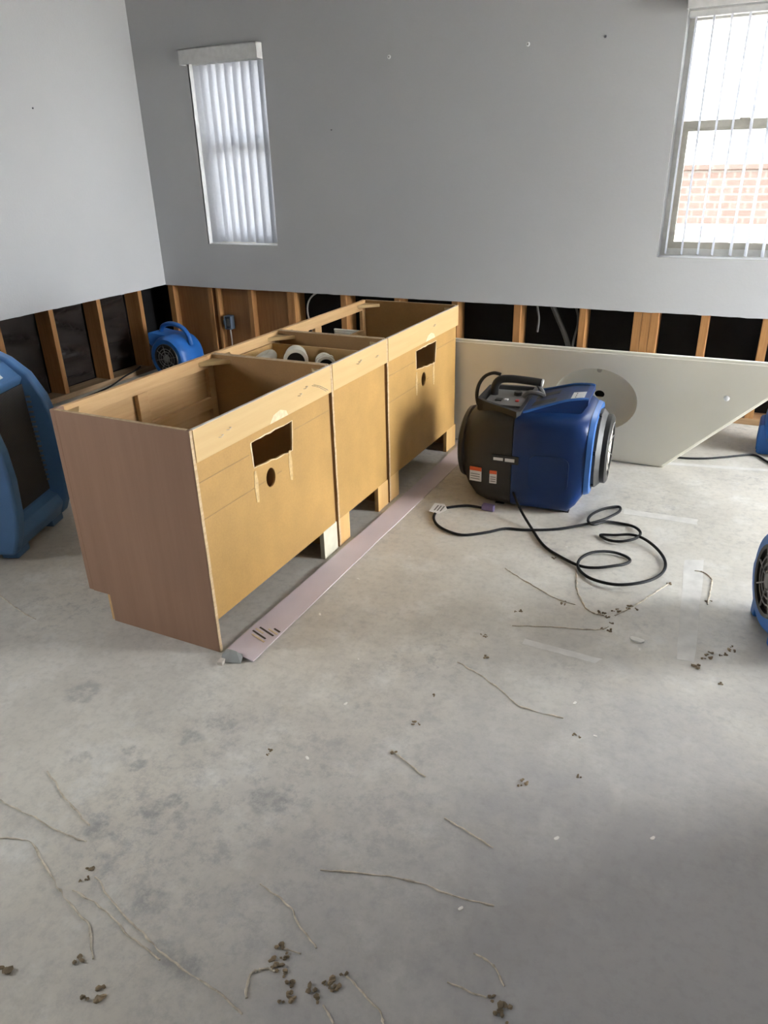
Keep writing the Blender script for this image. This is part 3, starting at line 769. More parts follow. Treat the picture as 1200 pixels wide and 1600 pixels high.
# ------------------------------------------------------------------ big blue and black air mover in the middle
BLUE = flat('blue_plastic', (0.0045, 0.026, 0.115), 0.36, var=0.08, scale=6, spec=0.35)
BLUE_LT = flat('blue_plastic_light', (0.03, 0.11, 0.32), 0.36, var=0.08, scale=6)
BLACK = flat('black_plastic', (0.016, 0.015, 0.014), 0.42)
CHAR = flat('charcoal_plastic', (0.02, 0.017, 0.0125), 0.5)
GREYP = flat('grey_plastic', (0.16, 0.155, 0.15), 0.4)
LABELW = flat('label_white', (0.75, 0.75, 0.74), 0.45)
ORANGE = flat('label_orange', (0.75, 0.12, 0.03), 0.45)
RED = flat('red_button', (0.6, 0.05, 0.04), 0.4)
INK = flat('label_ink', (0.1, 0.1, 0.12), 0.6)
def sring(x, hw, z0, z1, e=7, n=64):
    zc, hh = (z0 + z1) / 2, (z1 - z0) / 2
    out = []
    for k in range(n):
        a = 2 * math.pi * k / n
        c, s = math.cos(a), math.sin(a)
        out.append((x, hw * math.copysign(abs(c) ** (2 / e), c), zc + hh * math.copysign(abs(s) ** (2 / e), s)))
    return out
t = am = thing('air_mover', (-0.79, 3.17, 0), 'large blue and charcoal air mover with a round outlet, in front of the countertop', 'air mover', rotz=R(4.6))
t.scale = (1, 1, 0.935)
m = MB()
m.loft([sring(-0.075, 0.236, 0.0, 0.468), sring(-0.068, 0.24, 0.0, 0.47), sring(0.09, 0.24, 0.0, 0.47), sring(0.172, 0.236, 0.0, 0.468), sring(0.203, 0.23, 0.035, 0.466), sring(0.23, 0.224, 0.075, 0.462, 4), sring(0.244, 0.214, 0.085, 0.45, 3.6)])
body = m.build('front_housing', BLUE, t, smooth=True)
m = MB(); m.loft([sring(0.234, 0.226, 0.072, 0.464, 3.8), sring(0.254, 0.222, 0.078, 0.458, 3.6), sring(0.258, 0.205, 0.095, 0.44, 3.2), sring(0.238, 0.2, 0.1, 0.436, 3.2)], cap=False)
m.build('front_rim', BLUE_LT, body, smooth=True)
m = MB(); m.plate(rrect(0.0, 0.17, 0.12, 0.29, 0.035), [], lambda u, v, tt: (u, tt, v), -0.2435, -0.238)
m.build('side_emboss', BLUE, body)
m = MB()
m.loft([sring(-0.31, 0.168, 0.075, 0.405, 2.6), sring(-0.285, 0.2, 0.04, 0.43, 3), sring(-0.24, 0.226, 0.006, 0.452, 4), sring(-0.19, 0.235, 0.0, 0.464, 5.5), sring(-0.077, 0.238, 0.0, 0.469)])
rear = m.build('rear_housing', CHAR, t, smooth=True)
m = MB(); m.lathe([(0.0, -0.345), (0.15, -0.345), (0.172, -0.335), (0.178, -0.318), (0.172, -0.305), (0.0, -0.305)], 'X', 40, Matrix.Translation((0, 0, 0.235)))
m.build('intake_flange', BLACK, t, smooth=True)
# outlet
zc = 0.265
m = MB(); m.lathe([(0.172, 0.27), (0.186, 0.272), (0.186, 0.296), (0.165, 0.315), (0.155, 0.315), (0.155, 0.27)], 'X', 44, Matrix.Translation((-0.028, 0, zc)), True)
og = m.build('outlet_ring', flat('dark_grey_ring', (0.07, 0.068, 0.066), 0.5), t, smooth=True)
m = MB(); m.lathe([(0.150, 0.29), (0.163, 0.305), (0.163, 0.335), (0.152, 0.342), (0.128, 0.342), (0.124, 0.29)], 'X', 44, Matrix.Translation((-0.028, 0, zc)), True)
m.build('outlet_collar', BLACK, og, smooth=True)
m = MB(); m.lathe([(0.0, 0.31), (0.04, 0.318), (0.125, 0.335), (0.126, 0.30), (0.0, 0.295)], 'X', 36, Matrix.Translation((-0.028, 0, zc)))
m.build('outlet_cone', flat('cream_guard', (0.72, 0.68, 0.55), 0.5), og, smooth=True)
for k in range(8):
    a = 2 * math.pi * k / 8 + 0.2
    m = MB(); m.tube([(0.302, 0.03 * math.cos(a), zc + 0.03 * math.sin(a)), (0.313, 0.13 * math.cos(a), zc + 0.13 * math.sin(a))], 0.0022, 6)
    m.build('guard_spoke', GREYP, og)
for k in range(6):
    a = 2 * math.pi * k / 6 + 0.3
    m = MB(); m.box(0.283, 0.296, -0.01, 0.01, 0.184, 0.192, 0.002, Matrix.Translation((-0.028, 0, zc)) @ Matrix.Rotation(a, 4, 'X')); m.build('ring_clip', BLACK, og)
# top deck that rises to the front
m = MB()
def deck(x, hw, zt, zb): return [(x, -hw, zb), (x, -hw + 0.012, zt), (x, hw - 0.012, zt), (x, hw, zb)]
m.loft([deck(-0.05, 0.19, 0.462, 0.42), deck(0.03, 0.165, 0.492, 0.44), deck(0.12, 0.145, 0.522, 0.45), deck(0.19, 0.13, 0.532, 0.47), deck(0.212, 0.125, 0.530, 0.508)])
dk = m.build('top_deck', BLUE, t)
dkz = lambda x: 0.462 + (x + 0.05) * (0.36 if x < 0.13 else 0.33)
for sgn in (-1, 1):
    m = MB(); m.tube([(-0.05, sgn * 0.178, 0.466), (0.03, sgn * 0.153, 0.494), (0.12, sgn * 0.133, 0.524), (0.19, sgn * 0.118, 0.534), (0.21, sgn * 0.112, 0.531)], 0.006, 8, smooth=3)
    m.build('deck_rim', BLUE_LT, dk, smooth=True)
for y0 in (-0.09, 0.03):
    m = MB(); m.loft([[(-0.03, y0, 0.4705), (-0.03, y0 + 0.06, 0.4705), (-0.03, y0 + 0.06, 0.466), (-0.03, y0, 0.466)], [(0.07, y0 + 0.005, 0.5068), (0.07, y0 + 0.05, 0.5068), (0.07, y0 + 0.05, 0.5), (0.07, y0 + 0.005, 0.5)]])
    m.build('hand_slot', BLACK, dk)
m = MB(); m.loft([[(0.135, -0.095, 0.5244), (0.135, 0.0, 0.5244), (0.135, 0.0, 0.5225), (0.135, -0.095, 0.5225)], [(0.19, -0.095, 0.5332), (0.19, 0.0, 0.5332), (0.19, 0.0, 0.53), (0.19, -0.095, 0.53)]])
sk = tag(m.build('sticker', LABELW, dk), 'white sticker')
m = MB()
for q in range(3):
    a = -0.085 + 0.028 * q
    m.loft([[(0.15, a, 0.527), (0.15, a + 0.016, 0.527), (0.15, a + 0.016, 0.526), (0.15, a, 0.526)], [(0.185, a, 0.5312), (0.185, a + 0.016, 0.5312), (0.185, a + 0.016, 0.530), (0.185, a, 0.530)]])
m.build('sticker_print', GREYP, sk)
# control tray, handle, cord hook
m = MB(); m.plate([(-0.268, -0.11), (-0.235, -0.14), (-0.07, -0.215), (-0.055, -0.2), (-0.055, 0.2), (-0.235, 0.14), (-0.268, 0.11)], [[(-0.252, -0.10), (-0.228, -0.122), (-0.075, -0.19), (-0.07, -0.18), (-0.07, 0.18), (-0.228, 0.122), (-0.252, 0.10)]], lambda u, v, tt: (u, v, tt + 0.09 * (-0.07 - u)), 0.42, 0.478)
tray = m.build('control_tray', BLACK, t)
m = MB(); m.box(-0.24, -0.065, -0.12, 0.12, 0.44, 0.474); m.build('tray_floor', GREYP, tray)
m = MB(); m.lathe([(0.0, 0.0), (0.02, 0.0), (0.018, 0.016), (0.0, 0.017)], 'Z', 20, Matrix.Translation((-0.12, 0.05, 0.474))); m.build('dial', BLACK, tray, smooth=True)
m = MB(); m.box(-0.11, -0.095, -0.06, -0.04, 0.474, 0.481, 0.002); m.build('button', RED, tray)
m = MB(); m.box(-0.16, -0.143, -0.06, -0.04, 0.474, 0.482, 0.002); m.build('button', LABELW, tray)
m = MB(); m.box(-0.2, -0.17, -0.07, -0.035, 0.474, 0.48, 0.002); m.build('display', BLACK, tray)
m = MB(); m.tube([(-0.225, 0.03, 0.44), (-0.225, 0.035, 0.51), (-0.205, 0.038, 0.545), (-0.16, 0.04, 0.554), (-0.09, 0.04, 0.552), (-0.015, 0.04, 0.546)], 0.019, 12, smooth=4)
hd = m.build('handle', BLACK, t, smooth=True)
m = MB(); m.tube([(-0.018, 0.04, 0.546), (-0.008, 0.04, 0.545)], 0.0175, 12); m.build('handle_cap', LABELW, hd)
m = MB(); m.tube([(-0.03, 0.04, 0.535), (-0.01, 0.04, 0.505), (0.0, 0.04, 0.475)], 0.011, 8, smooth=3); m.build('handle_post', GREYP, hd, smooth=True)
m = MB(); m.tube([(-0.30, 0.06, 0.38), (-0.318, 0.07, 0.44), (-0.312, 0.075, 0.50), (-0.285, 0.08, 0.545), (-0.245, 0.08, 0.565), (-0.21, 0.08, 0.56)], 0.0085, 8, smooth=5)
tag(m.build('cord_hook', BLACK, t, smooth=True), 'thin black hook for winding the cord')
m = MB(); m.tube([(-0.09, 0.02, 0.478), (-0.06, 0.02, 0.5), (-0.02, 0.02, 0.498), (0.0, 0.02, 0.49)], 0.013, 8, smooth=3); m.build('hinge_arm', GREYP, tray, smooth=True)
# labels on the camera side
def side_label(nm, x0, x1, z0, z1, mt, parent, yy=-0.2405):
    m = MB(); m.box(x0, x1, yy - 0.001, yy + 0.004, z0, z1); return m.build(nm, mt, parent)
w1 = side_label('warning_label', -0.235, -0.18, 0.125, 0.195, LABELW, rear, -0.2355); w1.rotation_euler = (0, 0, R(-7)); w1.location = (0, -0.026, 0)
side_label('label_band', -0.235, -0.18, 0.178, 0.196, ORANGE, w1, -0.2368)
for q in range(3): side_label('label_text', -0.23, -0.187, 0.136 + 0.012 * q, 0.139 + 0.012 * q, GREYP, w1, -0.2368)
w2 = side_label('warning_label', -0.17, -0.138, 0.125, 0.188, LABELW, rear, -0.2385)
side_label('label_band', -0.17, -0.138, 0.173, 0.189, ORANGE, w2, -0.2398)
for q in range(3): side_label('label_text', -0.166, -0.142, 0.134 + 0.011 * q, 0.137 + 0.011 * q, GREYP, w2, -0.2398)
w3 = side_label('brand_plate', -0.165, -0.045, 0.233, 0.272, BLACK, t, -0.2412)
side_label('brand_print', -0.155, -0.112, 0.246, 0.26, LABELW, w3, -0.2424); side_label('brand_print', -0.104, -0.062, 0.244, 0.26, LABELW, w3, -0.2424)
for x in (-0.13, 0.16):
    for y in (-0.19, 0.16):
        m = MB(); m.box(x - 0.02, x + 0.02, y, y + 0.03, 0.0, 0.004, 0.001); m.build('rubber_foot', BLACK, t)

# its power cord
CORDM = flat('cord_rubber', (0.007, 0.007, 0.008), 0.6, spec=0.25)
ox, oy = 0.0, 0.0
pts = []
for i, (x, y) in enumerate(CORD):
    z = 0.0065 + 0.0075 * (1 + math.sin(i * 1.1)) * (1 if 4 < i < 45 else 0)
    if i == 0: z = 0.12
    if i == 1: z = 0.05
    if i == 0: y += 0.02
    pts.append((x, y, z))
def world_child(o, parent):
    o.parent = parent; o.matrix_parent_inverse = parent.matrix_basis.inverted(); return o
m = MB(); m.tube(pts, 0.0058, 8, smooth=6); pc = world_child(m.build('power_cord', CORDM, None, smooth=True), am)
tag(pc, 'black power cord looped on the slab')
e = CORD[-1]
m = MB(); m.box(e[0] - 0.005, e[0] + 0.05, e[1] - 0.014, e[1] + 0.014, 0.001, 0.028, 0.004); m.build('plug', flat('violet_plug', (0.16, 0.12, 0.25), 0.4), pc)
q = CORD[-4]
m = MB(); m.plate([(-0.03, -0.03), (0.02, -0.035), (0.045, 0.0), (0.02, 0.03), (-0.025, 0.025)], [], lambda u, v, tt: (q[0] + u, q[1] + v, tt + 0.02 + 0.3 * v), 0, 0.0015)
tag(m.build('cord_tag', LABELW, pc), 'white tag wrapped round the cord')
for k in range(3):
    m = MB(); m.plate([(-0.012 + 0.014 * k, -0.02), (-0.006 + 0.014 * k, -0.02), (0.0 + 0.014 * k, 0.015), (-0.006 + 0.014 * k, 0.015)], [], lambda u, v, tt: (q[0] + u, q[1] + v, tt + 0.0217 + 0.3 * v), 0, 0.0003)
    m.build('tag_print', GREYP, pc)
t = thing('extension_cord', (CORD2[0][0], CORD2[0][1], 0), 'thin black cord running behind the angled end of the countertop', 'cord')
m = MB(); m.tube([(x - CORD2[0][0], y - CORD2[0][1], 0.006) for x, y in [(-0.45, 3.95)] + CORD2], 0.0055, 8, smooth=5); m.build('cable', CORDM, t, smooth=True)

# ------------------------------------------------------------------ small blue snail air movers
def snail(loc, rotz, label, scale=1.0, low=False):
    t = thing('small_air_mover', loc, label, 'air mover', rotz=rotz, group='small blue air movers')
    t.scale = (scale, scale, scale)
    r, hw, zc = 0.155, 0.125, 0.165
    dz = -0.175 if low else 0.0
    m = MB(); rings = []
    for y, s in ((-hw, 0.62), (-hw, 0.86), (-hw + 0.012, 0.94), (-hw + 0.035, 1.0), (0, 1.01), (hw - 0.035, 1.0), (hw - 0.012, 0.94), (hw, 0.86), (hw, 0.62)):
        rg = []
        for k in range(44):
            a = 2 * math.pi * k / 44
            rr = r * s * (1 + 0.06 * (a / (2 * math.pi)))
            rg.append((rr * math.cos(a), y, zc + rr * math.sin(a)))
        rings.append(rg)
    m.loft(rings, cap=False); body = m.build('drum', BLUE_SM, t, smooth=True)
    m = MB()
    def nz(x, hh, wy, zt): return [(x, -wy, zt - hh), (x, wy, zt - hh), (x, wy, zt), (x, -wy, zt)]
    m.loft([nz(0.0, 0.14, 0.085, 0.322 + dz), nz(-0.1, 0.13 + (0.02 if low else 0), 0.085, 0.328 + dz), nz(-0.165, 0.085 + (0.07 if low else 0), 0.095, 0.335 + dz), nz(-0.178, 0.075 + (0.07 if low else 0), 0.088, 0.331 + dz)])
    m.build('nozzle', BLUE_SM, t)
    m = MB(); m.plate(rrect(-0.085, 0.085, 0.262 + (-0.24 if low else 0), 0.328 + dz, 0.012), [rrect(-0.074, 0.074, 0.27 + (-0.24 if low else 0), 0.32 + dz, 0.01)], lambda u, v, tt: (tt, u, v), -0.182, -0.17); m.build('nozzle_rim', BLUE_SM, t)
    m = MB(); m.tube([(-0.13, 0, 0.325), (-0.10, 0, 0.372), (-0.02, 0, 0.392), (0.07, 0, 0.372), (0.125, 0, 0.315), (0.14, 0, 0.25)], 0.017, 10, smooth=5); m.build('handle', BLUE_SM, t, smooth=True)
    for sg in (-1, 1):
        m = MB(); m.lathe([(0.0, hw - 0.03), (0.094, hw - 0.03), (0.094, hw + 0.003), (0.104, hw + 0.006), (0.108, hw - 0.002), (0.0, hw - 0.05)] if sg > 0 else [(0.0, -hw + 0.03), (0.094, -hw + 0.03), (0.094, -hw - 0.003), (0.104, -hw - 0.006), (0.108, -hw + 0.002), (0.0, -hw + 0.05)], 'Y', 32, Matrix.Translation((0, 0, zc)))
        g = m.build('intake_ring', BLACK, t, smooth=True)
        m = MB()
        for rr in (0.03, 0.05, 0.07):
            m.tube([(rr * math.cos(2 * math.pi * k / 24), sg * (hw + 0.001), zc + rr * math.sin(2 * math.pi * k / 24)) for k in range(24)], 0.0028, 5, closed=True)
        for k in range(8):
            a = 2 * math.pi * k / 8 + 0.2
            m.tube([(0.02 * math.cos(a), sg * (hw + 0.001), zc + 0.02 * math.sin(a)), (0.096 * math.cos(a), sg * (hw + 0.001), zc + 0.096 * math.sin(a))], 0.0028, 5)
        m.lathe([(0.0, sg * (hw - 0.004)), (0.024, sg * (hw - 0.004)), (0.022, sg * (hw + 0.004)), (0.0, sg * (hw + 0.005))], 'Y', 16, Matrix.Translation((0, 0, zc)))
        m.build('grille', GREYP, g)
    m = MB()
    for x in (-0.1, 0.07): m.box(x, x + 0.035, -hw + 0.005, hw - 0.005, 0.0, 0.075, 0.006)
    m.build('foot', BLUE_SM, t)
    return t
BLUE_SM = flat('blue_polyethylene', (0.014, 0.115, 0.40), 0.42, var=0.06, scale=8)
snail((-3.79, 4.21, 0.0), 0, 'small blue snail fan between the wall studs in the far corner')
snail((0.315, 2.39, 0.0), R(106), 'small blue fan cut off by the right edge of the picture, on open slab', 1.13)
snail((0.297, 4.17, 0.0), R(0), 'small blue fan behind the angled end of the countertop', 1.0, True)

# ------------------------------------------------------------------ blue dehumidifier on the left
BLUE_D = flat('blue_rotomould', (0.07, 0.17, 0.36), 0.4, var=0.08, scale=5, bump=0.05)
def mesh_mat():
    k = NT('intake_mesh'); v = k.coords()
    w1 = k.n('ShaderNodeTexWave', wave_type='BANDS', bands_direction='Z'); w1.inputs['Scale'].default_value = 60; k.l(v, w1.inputs['Vector'])
    w2 = k.n('ShaderNodeTexWave', wave_type='BANDS', bands_direction='Y'); w2.inputs['Scale'].default_value = 60; k.l(v, w2.inputs['Vector'])
    mm = k.mix(0.5, w1.outputs['Color'], w2.outputs['Color'])
    k.l(k.ramp(mm, [(0.35, (0.02, 0.019, 0.018)), (0.7, (0.07, 0.066, 0.062))]), k.b.inputs['Base Color'])
    k.b.inputs['Roughness'].default_value = 0.6
    k.bump(mm, 0.4, 0.003)
    return k.m
MESH = mesh_mat()
t = thing('dehumidifier', (-2.575, 1.88, 0), 'big blue dehumidifier with a black mesh front beside the veneer cabinet', 'dehumidifier', rotz=R(21))
t.scale = (1, 1, 1.04)
front = [(0.0, 0.03), (0.03, 0.10), (0.052, 0.20), (0.06, 0.33), (0.052, 0.45), (0.03, 0.55), (-0.02, 0.64), (-0.09, 0.70), (-0.18, 0.745), (-0.3, 0.765), (-0.42, 0.76), (-0.5, 0.735), (-0.53, 0.68), (-0.54, 0.4), (-0.53, 0.08), (-0.5, 0.03)]
m = MB()
hwid = 0.225
m.plate(front, [], lambda u, v, tt: (u, tt, v), hwid - 0.055, hwid)
m.plate(front, [], lambda u, v, tt: (u, tt, v), -hwid, -hwid + 0.055)
core = [(-0.005, 0.03), (0.02, 0.09), (0.0, 0.125), (-0.03, 0.14), (-0.045, 0.16), (-0.055, 0.5), (-0.055, 0.6), (-0.035, 0.63), (-0.05, 0.64), (-0.10, 0.69), (-0.18, 0.732), (-0.3, 0.752), (-0.42, 0.748), (-0.49, 0.725), (-0.52, 0.68), (-0.53, 0.4), (-0.52, 0.08), (-0.49, 0.03)]
m.plate(core, [], lambda u, v, tt: (u, tt, v), -hwid + 0.05, hwid - 0.05)
shell = m.build('housing', BLUE_D, t)
bv = shell.modifiers.new('bevel', 'BEVEL'); bv.width = 0.012; bv.segments = 3; bv.limit_method = 'ANGLE'; bv.angle_limit = R(40)
m = MB(); m.loft([[(-0.05, y, 0.145), (-0.06, y, 0.5), (-0.06, y, 0.6), (-0.045, y, 0.602), (-0.045, y, 0.5), (-0.03, y, 0.15)] for y in (-hwid + 0.056, hwid - 0.056)])
m.build('intake_grille', MESH, t)
for k in range(18):
    z = 0.19 + 0.021 * k
    m = MB(); m.box(-0.04, -0.022, hwid - 0.062, hwid - 0.054, z, z + 0.006); m.build('grille_clip', GREYP, t)
m = MB(); m.loft([[(-0.052, y, 0.652), (-0.092, y, 0.694), (-0.090, y, 0.697), (-0.049, y, 0.655)] for y in (-0.11, 0.06)])
lb = tag(m.build('label', LABELW, t), 'white label on the upper front')
m = MB(); m.loft([[(-0.06, y, 0.664), (-0.08, y, 0.685), (-0.079, y, 0.687), (-0.058, y, 0.666)] for y in (-0.05, 0.045)])
m.build('label_print', GREYP, lb)
for x in (-0.44, -0.08):
    for y in (-0.19, 0.10):
        m = MB(); m.box(x, x + 0.07, y, y + 0.09, 0.0, 0.045, 0.006); m.build('foot', BLUE_D, t)

# ------------------------------------------------------------------ electrics in the open walls
GREYBOX = flat('blue_grey_box', (0.1, 0.13, 0.17), 0.5)
t = thing('outlet_box', (-3.60, ys - 0.012, 0.30), 'blue-grey plastic outlet box fixed to a stud in the open back wall', 'outlet box')
m = MB(); m.plate(rrect(0, 0.06, 0, 0.10, 0.006), [rrect(0.006, 0.054, 0.006, 0.094, 0.004)], lambda u, v, tt: (u, tt, v), 0, 0.05)
m.box(0.002, 0.058, 0.045, 0.05, 0.002, 0.098); m.build('box', GREYBOX, t)
m = MB(); m.box(-0.012, 0.0, 0.005, 0.03, 0.03, 0.07, 0.002); m.build('nail_tab', GREYBOX, t)
m = MB(); m.box(0.012, 0.048, 0.01, 0.045, 0.02, 0.08, 0.004); m.build('receptacle', GREYP, t)
CABLE = flat('white_cable', (0.5, 0.48, 0.44), 0.5)
CABLE_G = flat('grey_cable', (0.12, 0.115, 0.11), 0.5)
def cable(name, pts, r, mat, label):
    b = Vector(pts[0]); t = thing(name, b, label, 'cable')
    m = MB(); m.tube([Vector(p) - b for p in pts], r, 8, smooth=6); m.build('sheath', mat, t, smooth=True)
cable('electrical_cable', [(-3.575, ys + 0.02, 0.298), (-3.575, ys + 0.025, 0.2), (-3.59, ys + 0.03, 0.1), (-3.585, ys + 0.03, 0.042)], 0.005, CABLE, 'tan cable dropping from the outlet box')
cable('electrical_cable', [(-2.62, ys + 0.03, 0.66), (-2.75, ys + 0.04, 0.62), (-2.86, ys + 0.05, 0.56), (-2.90, ys + 0.06, 0.46), (-2.87, ys + 0.07, 0.3), (-2.85, ys + 0.07, 0.042)], 0.006, CABLE, 'pale cable arching between back-wall studs beyond the middle cabinet')
cable('electrical_cable', [(-1.225, ys + 0.02, 0.66), (-1.215, ys + 0.03, 0.58), (-1.20, ys + 0.02, 0.52), (-1.205, ys + 0.02, 0.44)], 0.007, CABLE_G, 'short dark cable end beside a stud, above the countertop')
cable('grey_conduit', [(-1.16, ys + 0.06, 0.66), (-1.10, ys + 0.06, 0.54), (-1.03, ys + 0.06, 0.40), (-0.99, ys + 0.06, 0.26), (-0.975, ys + 0.06, 0.042)], 0.016, CABLE_G, 'thick grey conduit slanting through the open back wall above the countertop')
cable('electrical_cable', [(-1.02, ys + 0.03, 0.66), (-0.975, ys + 0.04, 0.58), (-0.965, ys + 0.05, 0.5), (-0.975, ys + 0.015, 0.4), (-0.98, ys + 0.012, 0.3), (-1.0, ys + 0.012, 0.042)], 0.007, CABLE_G, 'thin grey cable curving left of a back-wall stud, right of the conduit')
cable('electrical_cable', [(xs - 0.04, 4.20, 0.045), (xs + 0.02, 4.08, 0.048), (xs + 0.05, 3.93, 0.04), (xs + 0.06, 3.75, 0.007), (xs + 0.1, 3.4, 0.006)], 0.006, CORDM, 'black cord trailing over the left bottom plate')

# wall anchors and old nail holes
def wall_dot(name, loc, r, mat, label, axis='Y', dep=0.006):
    t = thing(name, loc, label, 'wall anchor')
    m = MB(); m.lathe([(0.0, -dep), (r * 0.8, -dep), (r, -dep * 0.3), (r, 0.001), (0.0, 0.001)] if axis == 'Y' else [(0.0, dep), (r * 0.8, dep), (r, dep * 0.3), (r, -0.001), (0.0, -0.001)], axis, 16); m.build('head', mat, t)
    m = MB(); m.lathe([(0.0, -dep - 0.001), (r * 0.3, -dep - 0.001), (r * 0.3, -dep + 0.001), (0.0, -dep + 0.001)] if axis == 'Y' else [(0.0, dep + 0.001), (r * 0.3, dep + 0.001), (r * 0.3, dep - 0.001), (0.0, dep - 0.001)], axis, 10); m.build('hole', GREYP, t)
wall_dot('wall_anchor', (-2.178, YB, 1.973), 0.011, WHITE, 'white wall anchor in the back wall, nearer the left window')
wall_dot('wall_anchor', (-1.348, YB, 1.974), 0.011, WHITE, 'white wall anchor in the back wall, nearer the right window')
wall_dot('nail_head', (-0.939, YB, 1.978), 0.006, INK, 'tiny dark nail head high on the back wall by the right window')
wall_dot('nail_head', (-2.588, YB, 1.609), 0.004, INK, 'tiny dark nail head at mid height right of the left window')
wall_dot('nail_head', (XL, 3.623, 1.762), 0.005, INK, 'tiny dark nail head on the pale left wall', 'X')

# ------------------------------------------------------------------ floor residue
SMEAR = flat('plaster_smear', (0.62, 0.605, 0.575), 0.7, var=0.1, scale=20)
for k, s in enumerate(SM):
    m = MB(); out = []
    n = len(s)
    for i in range(n):
        a, b = Vector(s[i]), Vector(s[(i + 1) % n])
        for j in range(8):
            p = a.lerp(b, j / 8); q = 0.006 * noise.noise(Vector((p.x * 22, p.y * 22, k)))
            out.append((p.x + q, p.y + q))
    m.plate(out, [], lambda u, v, tt: (u, v, tt), 0.0, 0.0006)
    m.build('plaster_smear', SMEAR, floor)
GLUE = flat('dried_adhesive', (0.5, 0.44, 0.35), 0.8, var=0.35, scale=45)
DIRT = flat('brown_dirt', (0.2, 0.148, 0.088), 0.9, var=0.45, scale=70)
beaded = {1, 3, 4, 19}
for k, s in enumerate(STR):
    pts = catmull([Vector((x, y, 0)) for x, y in s], 10)
    pts = [Vector((p.x + 0.004 * noise.noise(Vector((p.x * 40, p.y * 40, k))), p.y + 0.004 * noise.noise(Vector((p.x * 40, p.y * 40, k + 9))), 0.0008)) for p in pts]
    m = MB()
    rr = 0.0026 if k not in beaded else 0.0036
    m.tube(pts, rr, 6, rfn=lambda q, k=k: max(0.15, 0.75 + 0.9 * noise.noise(Vector((q * (26 if k in beaded else 11), k, 2)))))
    m.build('adhesive_trail', GLUE, floor)
def clump_mesh(seed, n, spread, rad):
    rr = random.Random(seed); bm = bmesh.new()
    for _ in range(n):
        M = Matrix.Translation((rr.uniform(-spread, spread), rr.uniform(-spread, spread) * 0.7, rr.uniform(0.2, 0.6) * rad)) @ Matrix.Diagonal((rr.uniform(.6, 1.3), rr.uniform(.6, 1.2), rr.uniform(.4, .9), 1))
        bmesh.ops.create_icosphere(bm, subdivisions=1, radius=rad * rr.uniform(0.5, 1.1), matrix=M)
    for v in bm.verts:
        v.co += Vector((rr.uniform(-1, 1), rr.uniform(-1, 1), rr.uniform(-1, 1))) * rad * 0.18
        v.co.z = max(v.co.z, 0)
    me = bpy.data.meshes.new('dirt_clump'); bm.to_mesh(me); bm.free(); me.materials.append(DIRT); return me
protos = [clump_mesh(s, n, sp, 0.006) for s, n, sp in ((1, 3, 0.006), (2, 5, 0.012), (3, 7, 0.016), (4, 4, 0.009))]
big = {0: (1.9, 'large brown dirt clump at the left edge of the picture'), 12: (1.7, 'largest of the brown clumps at the bottom of the picture, right of centre'),
       24: (1.2, 'lone brown clump at the start of a thin trail in mid floor'), 14: (1.4, 'pale-tipped brown clump at the lower end of the left trail'),
       35: (1.5, 'dark clump at the near end of the white smear by the right fan'), 16: (1.3, 'spiky dark clump between the trails on the left')}
crumb = {}
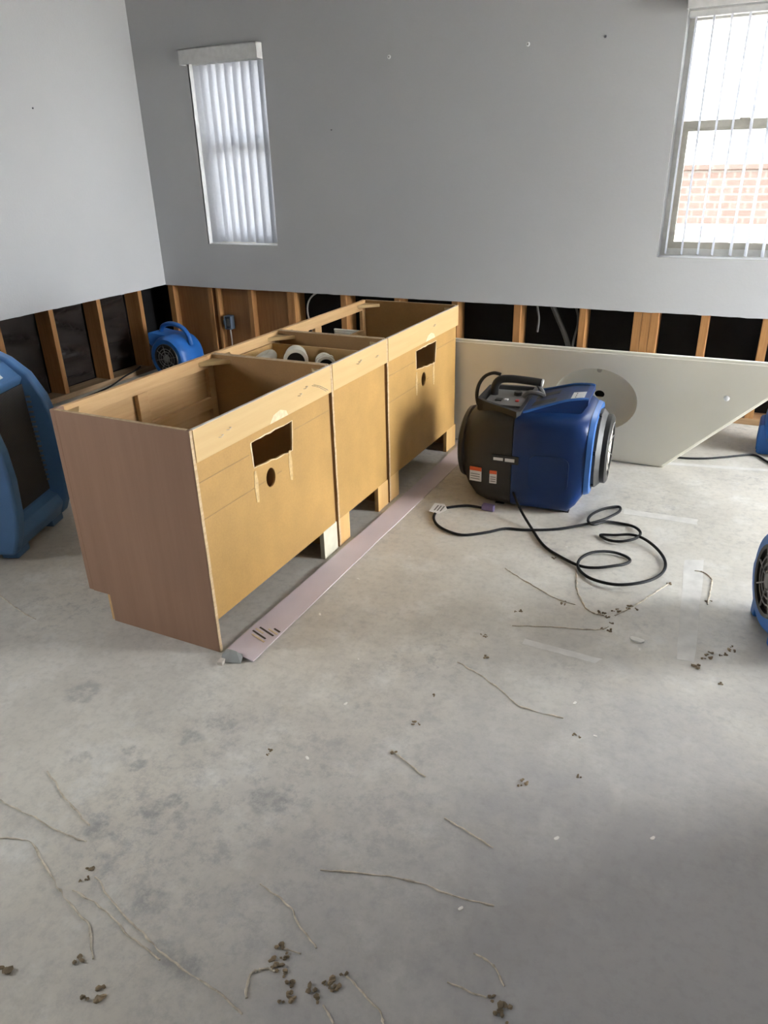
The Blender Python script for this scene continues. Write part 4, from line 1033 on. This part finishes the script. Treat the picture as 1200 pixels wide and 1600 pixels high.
for ids, lb in (((1, 2, 3, 4, 5, 6), 'brown crumb in the curved trail at the bottom, left of centre'), ((7, 8, 9, 10), 'brown crumb in the short row at the bottom centre'),
                ((11, 13), 'brown crumb beside the largest clump at the bottom'), ((15,), 'brown crumb above the pale-tipped clump at lower left'), ((17,), 'brown crumb just below the spiky dark clump'),
                ((18, 40), 'brown crumb on the open slab straight below the middle of the cord'), ((19,), 'lone brown crumb in mid floor, left of the thin curved trail'), ((20,), 'lone dark crumb on open slab left of the thin curved trail'),
                ((21,), 'lone dark crumb below the right end of the thin curved trail'), ((22,), 'lone crumb in mid floor, right of the short trail'), ((23,), 'lone crumb on the greyer slab right of centre'),
                ((25, 26, 27, 28, 29), 'brown crumb where the trails meet below the cord loops'), ((30, 31), 'brown crumb on the trail branch rising right of the cord loops'), ((32, 33), 'brown crumb beside the top of the white smear near the right fan'),
                ((34, 36), 'brown crumb at the right foot of the white smear'), ((37, 38), 'brown crumb in the cluster between the white smear and the right fan'), ((39,), 'lone brown crumb nearest the camera below the right fan'),
                ((41, 42), 'brown crumb on the slanting trail left of the cord loops'), ((43, 44), 'brown crumb lying among the cord loops'), ((45,), 'lone crumb on the slab in front of the lilac strip'), ((46,), 'small crumb in the centre of the open slab')):
    for q in ids: crumb[q] = lb
for i, (x, y) in enumerate(CL):
    o = bpy.data.objects.new('dirt_clump', protos[i % 4]); COL.objects.link(o)
    sc = big[i][0] if i in big else rnd.uniform(0.75, 1.3)
    if i in (17,) or 18 <= i <= 23 or i >= 40: sc *= 0.8
    o.location = (x, y, 0); o.rotation_euler = (0, 0, rnd.uniform(0, 6.28)); o.scale = (sc, sc, sc * 0.62)
    if i in big: tag(o, big[i][1], 'dirt clump', 'brown dirt crumbs on the slab')
    else: tag(o, crumb[i], 'dirt clump', 'brown dirt crumbs on the slab')
FLAKE = flat('plaster_flake', (0.75, 0.73, 0.68), 0.8)
def flake_mesh(seed):
    rr = random.Random(seed); m = MB()
    lp = [((0.012 + 0.004 * rr.random()) * math.cos(a), (0.006 + 0.003 * rr.random()) * math.sin(a)) for a in [2 * math.pi * k / 8 for k in range(8)]]
    m.plate(lp, [], lambda u, v, tt: (u, v, tt + 0.12 * abs(u)), 0.0, 0.002)
    o = m.build('plaster_flake', FLAKE); return o
for i, (x, y) in enumerate(FL):
    if i == 0: o = fl0 = flake_mesh(3)
    else: o = fl0.copy(); COL.objects.link(o)
    s = (1.8 if i == 0 else rnd.uniform(0.28, 0.6))
    o.location = (x, y, 0.0); o.scale = (s, s, s); o.rotation_euler = (0, 0, rnd.uniform(0, 6.28))
    tag(o, 'largest white plaster flake, on open slab near the right fan' if i == 0 else 'small white plaster flake on the concrete slab', 'flake', 'white plaster flakes on the slab')
